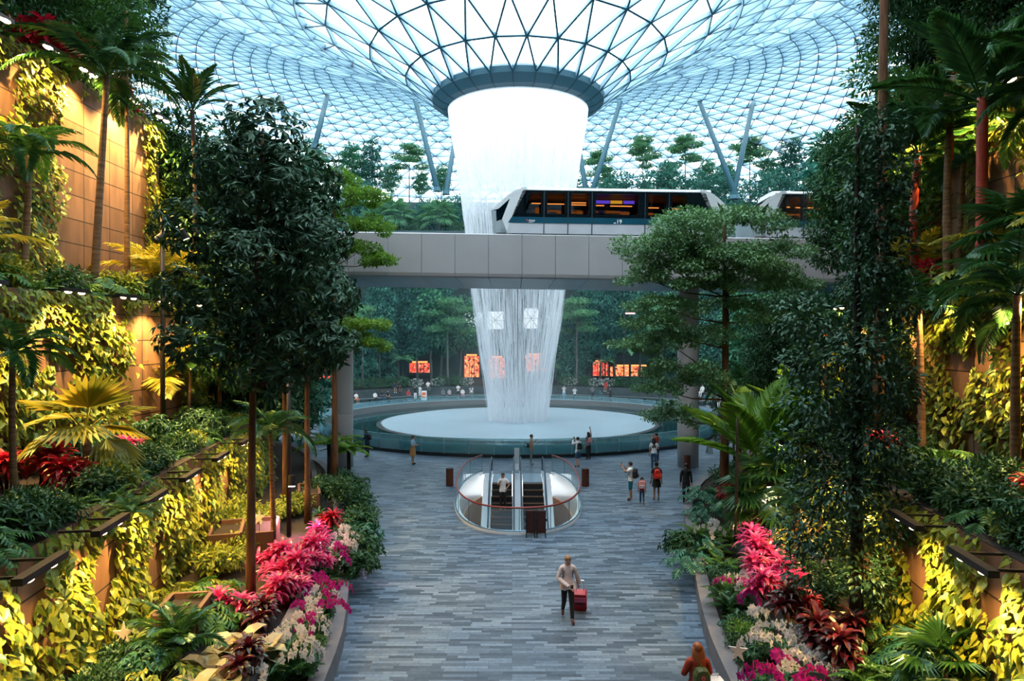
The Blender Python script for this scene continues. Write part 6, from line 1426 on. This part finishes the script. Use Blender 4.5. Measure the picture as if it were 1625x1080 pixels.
x, y, z = ground(1168, 890, 1.1); put('bare_trunk', 'RB', at(1168, 0, 21)[0], 21., 1.1, .42, 0., 'short orange-lit trunk among the ferns of the right bed')
put('red_shaft_palm', 'R2', 12.6, 20.0, 8.4, 1.15, 1., 'tall palm with bright red crown shaft at upper right'); put('pleated_palm', 'R2', 12.2, 18.0, 8.4, 1.55, .4, 'large broad-leaved palm with red trunk at upper right'); put('pleated_palm', 'R2', 12.9, 22.0, 8.4, 1.45, 2.0, 'broad-leaved palm behind the upper right palms')
put('pleated_palm', 'R2', 13.2, 15.6, 8.4, 1.5, 3.0, 'dark broad-leaved palm at the upper right corner')
pa('broad_palm', 'RB', 1208, 745, 23.5, 1.9, label='bright palm with broad upright fronds behind the layered tree trunk'); pa('broad_palm', 'RB', 1285, 690, 24.5, 1.5, label='bright broad palm half hidden behind the narrow dark tree')
pg('fan_palm', 'RB', 1228, 850, 1.35, label='green fan palm with hanging leaves above the pink-lit plants'); pg('slender_palm', 'RB', 1262, 930, .62, label='slim palm with orange-lit trunk right of the pink-lit plants'); pg('fan_palm', 'RB', 1195, 850, .95)
put('areca_palm', 'RB', 10.3, 31., .8, 1.1); put('areca_palm', 'RB', 12., 34.5, .6, 1.2); put('red_shaft_palm', 'R1', 11.4, 25.5, 3.9, .9); put('areca_palm', 'R1', 10.6, 23., 3.9, .8); put('areca_palm', 'RB', 9.4, 28.5, .9, .9)
for px, py, sc, kd in ((1530, 720, 1.0, 'areca_palm'), (1605, 760, 1.05, 'areca_palm'), (1580, 720, .9, 'slender_palm')): pg(kd, 'R1', px, py, sc)
put('areca_palm', 'R1', 10.9, 18.4, 3.9, 1.15); put('areca_palm', 'R1', 11.2, 15.4, 3.9, 1.2); put('fan_palm', 'R2', 12.5, 16.9, 8.4, 1.3)
for Y, xo in ((12.5, 8.6), (14.2, 8.9), (16., 9.2), (18, 9.6), (20, 9.8), (22., 10.), (11., 8.5), (13.4, 10.), (15., 10.4), (17., 10.6), (19., 10.9)): put(['dark_shrub', 'red_cordyline', 'star_leaf_shrub', 'dark_shrub', 'philodendron'][int(Y * 2) % 5], 'R1', xo, Y, 3.9, 1.1)
for k in range(14):
    Y = 14.0 + k * .9; put(['dark_shrub', 'yellow_shrub', 'philodendron', 'bright_fern', 'yellow_shrub', 'dark_shrub'][k % 6], 'R2', 12.4 + .5 * rnd.random(), Y, 8.4, 1.15)
pa('red_cordyline', 'R2', 1490, 445, 20.6, 1.4, 8.4); pa('pink_cordyline', 'R2', 1478, 450, 21.2, 1.2, 8.4); put('golden_philodendron', 'R2', 12.5, 16., 8.4, 1.5); put('golden_philodendron', 'R2', 12.5, 18.8, 8.4, 1.5)
for k in range(12):
    Y = 16.5 + k * 1.; put(['dark_shrub', 'yellow_shrub', 'red_cordyline', 'dark_shrub', 'bright_fern'][k % 5], 'R3', 14.8 + .5 * rnd.random(), Y, 15.8, 1.35)
for k, Y in enumerate((18.5, 21., 24.)): put(['areca_palm', 'green_tree', 'areca_palm'][k], 'R3', 15.6, Y, 15.8, .9)
for x, y, z, sc, kd in ((13.4, 27.3, 8.4, .8, 'green_tree'), (11.2, 29.5, 3.9, .62, 'green_tree'), (13.2, 32., 2., .85, 'green_tree'), (15., 36.5, .6, .95, 'green_tree'), (17, 40, .4, .95, 'green_tree'), (20, 45, 0, 1.3, FT[3]), (17.5, 50, 0, 1.0, FT[0]), (22, 55, 0, 1.3, FT[3]), (26, 62, 0, 1.3, FT[0]), (12.2, 38., .5, .55, 'green_tree'), (24, 49, 0, 1.5, FT[1])): put(kd, 'SR', x, y, z, sc)
x, y, z = at(1085, 700, 31.5); put('bare_trunk', 'RK', 9.35, 32., .42, .01, 0., 'thin stem by the kerb'); PL.pop()
# -- right flower bed and kerb bed
for px, py, kd, sc in ((1205, 875, 'pink_cordyline', 1.15), (1215, 900, 'pink_cordyline', 1.15), (1195, 850, 'pink_cordyline', 1.0), (1235, 930, 'pink_cordyline', 1.15), (1222, 950, 'pink_cordyline', 1.1), (1250, 950, 'pink_cordyline', 1.), (1208, 925, 'pink_cordyline', 1.0), (1152, 800, 'red_cordyline', 1.0), (1255, 985, 'maroon_cordyline', 1.), (1292, 1030, 'maroon_cordyline', 1.1), (1320, 1060, 'maroon_cordyline', 1.1), (1285, 985, 'red_cordyline', .8), (1340, 1030, 'maroon_cordyline', 1.), (1400, 1080, 'sword_fern', 1.1), (1440, 1090, 'sword_fern', 1.1), (1375, 1090, 'sword_fern', 1.0),
    (1300, 960, 'dark_shrub', .9), (1330, 940, 'dark_shrub', .9), (1275, 930, 'dark_shrub', .9), (1245, 880, 'yellow_shrub', .8), (1200, 800, 'yellow_shrub', 1.0), (1215, 830, 'yellow_shrub', .9), (1190, 780, 'yellow_shrub', .9), (1420, 1010, 'golden_philodendron', 1.1), (1460, 1020, 'golden_philodendron', 1.1), (1500, 1040, 'golden_philodendron', 1.1), (1540, 1050, 'golden_philodendron', 1.1), (1470, 1075, 'teal_philodendron', 1.1), (1520, 1100, 'teal_philodendron', 1.), (1600, 1100, 'red_cordyline', .8), (1560, 1120, 'fan_palm', .7), (1500, 1130, 'fan_palm', .7), (1580, 1060, 'golden_philodendron', 1.2), (1400, 970, 'yellow_shrub', 1.), (1440, 960, 'yellow_shrub', .9), (1405, 1030, 'philodendron', .9)): pg(kd, 'RB', px, py, sc)
for px, py, kd in ((1185, 945, 'magenta_orchid'), (1195, 930, 'white_orchid'), (1218, 1000, 'white_orchid'), (1250, 1045, 'white_orchid'), (1242, 1030, 'white_orchid'), (1250, 1090, 'magenta_orchid'), (1130, 845, 'white_orchid'), (1275, 1070, 'white_orchid'), (1240, 1075, 'magenta_orchid')): pg(kd, 'RB', px, py, 1.15)
for px, py, kd, sc in ((1095, 905, 'teal_philodendron', .95), (1110, 880, 'teal_philodendron', 1.0), (1085, 880, 'star_leaf_shrub', .95), (1120, 925, 'star_leaf_shrub', .9), (1105, 850, 'bright_fern', 1.05), (1130, 880, 'bright_fern', 1.1), (1150, 905, 'bright_fern', 1.0), (1150, 940, 'sword_fern', 1.), (1135, 965, 'young_palm', .65), (1160, 985, 'young_palm', .6), (1150, 1010, 'dark_shrub', .75), (1175, 1035, 'dark_shrub', .75), (1165, 1060, 'star_leaf_shrub', .65), (1190, 1060, 'sword_fern', .8), (1200, 1090, 'teal_fern', .8), (1185, 1000, 'teal_philodendron', .9), (1205, 1040, 'bright_fern', .75), (1220, 1070, 'teal_fern', .8),
    (1120, 825, 'teal_philodendron', 1.0), (1145, 845, 'sword_fern', 1.0), (1115, 800, 'teal_philodendron', 1.2), (1135, 790, 'sword_fern', 1.1), (1150, 815, 'bright_fern', 1.1), (1155, 775, 'dark_shrub', 1.3), (1180, 765, 'dark_shrub', 1.4), (1165, 860, 'bright_fern', 1.1)): pg(kd, 'RK', px, py, sc)
for s, b in ((-1, 'LK'), (1, 'RK')):
    cu = CURB[s]; y = 12.9; k = 0
    while y < 19.8:
        xx = float(np.interp(y, [q[1] for q in cu], [q[0] for q in cu])) + (.62 if s < 0 else .85)
        put(['dark_shrub', 'bright_fern', 'star_leaf_shrub', 'teal_fern', 'bright_shrub'][k % 5], b, s * xx, y, .42, .5 if s < 0 else rnd.uniform(.62, .8)); y += rnd.uniform(.45, .7); k += 1
# -- far planting
def pr(kind, bed, px, R, z, sc, **k):
    """in the curved planter at radius R from the pool's centre, along a ray of the photograph"""
    tx = (px - CX) / F; a = tx * tx + 1; b = -2 * (tx * PX + PY); c = PX * PX + PY * PY - R * R
    Y = (-b + math.sqrt(b * b - 4 * a * c)) / (2 * a); put(kind, bed, tx * Y, Y, z, sc, **k)
pr(FT[2], 'FB', 711, 28.5, 1.4, 1.12, rz=0, label='pale tiered tree with thin trunk left of the falling water'); pr(FT[2], 'FB', 915, 28.5, 1.4, 1.12, rz=2, label='pale tiered tree with thin trunk right of the falling water'); pr(FT[2], 'FB', 575, 29, 1.4, 1.0, rz=4); pr(FT[2], 'FB', 1052, 29, 1.4, 1.0, rz=5)
for px, R, sc in ((640, 28.4, .9), (1000, 29.5, 1.25), (960, 28.6, .8), (1118, 29, .9), (880, 28.3, .6)): pr('far_tree_fern', 'FB', px, R, 1.4, sc)
i = 0
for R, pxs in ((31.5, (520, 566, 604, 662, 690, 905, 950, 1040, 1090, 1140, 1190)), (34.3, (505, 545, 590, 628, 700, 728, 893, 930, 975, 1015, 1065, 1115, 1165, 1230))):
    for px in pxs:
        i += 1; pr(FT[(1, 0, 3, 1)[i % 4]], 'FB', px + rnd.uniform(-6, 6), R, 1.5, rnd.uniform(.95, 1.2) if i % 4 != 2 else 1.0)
for px in (525, 560, 590, 618, 640, 700, 725, 900, 930, 985, 1010, 1035, 1070, 1110, 1140): pr('dark_shrub', 'FB', px, 27.8, 1.3, 1.7)
for px in (660, 695, 740, 905, 945, 965, 1055): pr('white_flower_shrub', 'FB', px, 27.5, 1.3, 1.0, rz=0.)
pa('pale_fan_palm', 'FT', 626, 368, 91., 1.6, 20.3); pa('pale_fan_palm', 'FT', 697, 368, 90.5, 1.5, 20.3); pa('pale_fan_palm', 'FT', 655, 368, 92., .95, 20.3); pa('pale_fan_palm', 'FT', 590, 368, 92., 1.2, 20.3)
for px in (575, 600, 640, 665, 720, 735, 925, 960, 1000, 1165, 1175, 1290): pa('dark_shrub', 'FT', px, 368, 90.2, 2.2, 20.4)
for px, kd, sc in ((560, 3, .9), (610, 3, .62), (675, 3, .62), (730, 3, .7), (930, 3, .9), (985, 3, 1.0), (1045, 3, 1.1), (1100, 3, 1.0), (1150, 3, 1.05), (1215, 3, 1.0), (1265, 3, 1.1), (1310, 3, 1.0)): pa(FT[kd], 'FT', px, 368, 94., sc, 20.3)
for px, kd, sc in ((590, 1, .68), (650, 2, .95), (700, 0, .55), (1020, 2, 1.0), (1087, 2, 1.05), (950, 2, .85), (1190, 2, 1.08), (1257, 1, .80), (1150, 0, .6), (560, 0, .85), (500, 0, .9), (960, 0, .55), (1120, 0, .62), (1225, 0, .66), (1300, 0, .8), (1060, 0, .6), (620, 0, .6), (668, 0, .5)): pa(FT[kd], 'FU', px, 300, 98. + (px % 3), sc, 26.0)

# ---- build them: the first of a kind is made, the others are copies of it and of each of its parts
names = {}
for q in PL: names.setdefault((q[0], q[1]), []).append(q)
FIRST = {}
for (kind, bed), lst in names.items():
    look, cat = LOOK[kind]; auto = sorted([q for q in lst if not q[7]], key=lambda q: q[3])
    for q in lst:
        lab = q[7]
        if not lab:
            n_ = auto.index(q)
            lab = '%s %s' % (look, BED[bed]) if len(auto) == 1 and len(lst) == 1 else ('%s %s, %s counting from the camera' % (look, BED[bed], ORD[n_]) if bed[0] in 'LR' else None)
            if lab is None:
                byx = sorted(auto, key=lambda q: q[2] / q[3]); lab = '%s %s, %s counting from the left' % (look, BED[bed], ORD[byx.index(q)])
        grp = '%s %s' % (GROUP[cat], BED[bed])
        if kind not in FIRST:
            o = thing(kind, lab, cat, q[2:5], q[6], grp); ch = [link(nm, me, o) for nm, me in TPL[kind]]; o.scale = (q[5],) * 3; FIRST[kind] = (o, ch)
        else:
            o0, ch = FIRST[kind]; dup(o0, ch, q[2:5], q[6], lab, q[5], grp)

# ------------------------------------------------------------------ climbers on the walls
def vine_patch(poly, s, y0, y1, z0, z1, dens_, L, mat, label, seed, holes=()):
    r = np.random.default_rng(seed); P = offs(poly, -.02); ys = [p[1] for p in P]; xs = [p[0] for p in P]
    n = int((y1 - y0) * (z1 - z0) * dens_); Y = r.uniform(y0, y1, n); Zz = z0 + (z1 - z0) * r.random(n) ** .85
    f = np.sin(Y * 1.9 + seed) + np.sin(Zz * 2.3 + Y * .8) + .8 * np.sin(Y * 4.1 - Zz * 1.7 + seed)
    keep = f > -1.15
    for (a, b, c, d) in holes:
        e = r.normal(0, .12, n); keep &= ~((Y + e > a) & (Y + e < b) & (Zz + e > c) & (Zz + e < d))
    Y, Zz, f = Y[keep], Zz[keep], f[keep]; n = len(Y); X = np.interp(Y, ys, xs)
    bulge = .06 + .16 * np.clip(f + 1, 0, 2) * r.random(n)
    pos = np.stack([s * (X - bulge), Y, Zz], 1); outw = np.array([-s, 0, 0.])
    d = unit(np.stack([-s * r.uniform(.1, .7, n), r.normal(0, .55, n), -r.uniform(.2, 1., n)], 1)); nn = unit(outw * .8 + np.array([0, 0, .75]) + r.normal(0, .3, (n, 3)))
    mb = MB(); l = L * r.uniform(.6, 1.25, n); leaves(mb, pos, d, nn, l, l * .62, LEAF_HEART)
    o = mb.build('climbing_vine', M[mat]); tag(o, label, 'vine', 'climbing vines on the %s walls' % ('left' if s < 0 else 'right'), 'stuff')
HO2 = [(21.5, 24.9, 4.6, 8.3)]; HO3 = [(22.2, 27.2, 8.6, 15.6)]
for s, sd in ((-1, 'left'), (1, 'right')):
    for i, (a, b) in enumerate(((7.5, 11), (11, 14.5), (14.5, 18.5), (18.5, 23.5), (23.5, 30))):
        vine_patch(W1, s, a, b, .9, 4.05, 112 if a < 14 else 125, .185 if a < 14 else .16, 'leaf_vine' if i != 9 else 'leaf_mid', 'yellow-lit heart-leaved vines on the lower %s wall, %s patch counting from the camera' % (sd, ORD[i]), 10 + i + (50 if s > 0 else 0))
    for i, (a, b) in enumerate(((13, 17), (17, 21.2), (21.2, 26), (26, 29))):
        vine_patch(W2, s, a, b, 4.0, 8.5, 125, .19, 'leaf_vine', 'lit climbing vines on the middle %s wall, %s patch counting from the camera' % (sd, ORD[i]), 20 + i + (50 if s > 0 else 0), HO2 if s < 0 else [(19.8, 20.8, 4.2, 8)])
    for i, (a, b) in enumerate(((16, 20), (20, 24), (24, 28.4), (28.4, 30.4))):
        vine_patch(W3, s, a, b, 8.5, 15.9, 85, .21, 'leaf_vine', 'lit climbing vines on the upper %s wall, %s patch counting from the camera' % (sd, ORD[i]), 30 + i + (50 if s > 0 else 0), HO3 if s < 0 else [(19.6, 20.9, 9, 13), (22, 23, 9, 14)])
# white star ornaments standing among the plants
pmat('star_white', (.8, .75, .68), .5)
for px, py, z, rz, lab in ((195, 1032, 1.5, .2, 'white star ornament at lower left among the philodendrons'), (411, 838, 1.9, -.2, 'white star ornament behind the dark tree trunk'), (499, 1000, 1.0, .3, 'white star ornament over the left kerb bed'), (1172, 1058, .9, -.3, 'white star ornament over the right kerb bed')):
    x, y, z = ground(px, py, z); t = thing('star_ornament', lab, 'ornament', (x, y, z), rz); mb = MB(); poly = []
    for k in range(10): a = PI / 2 + PI * k / 5; q = .19 if k % 2 == 0 else .07; poly.append((q * math.cos(a), .30 + q * math.sin(a) * 1.25))
    mb.prism(poly, -.015, .015, axis=1); mb.build('star', M['star_white'], t); mb = MB(); mb.tube([(0, 0, -.6), (0, 0, .2)], .008, 5); mb.build('stake', M['lamp_black'], t)
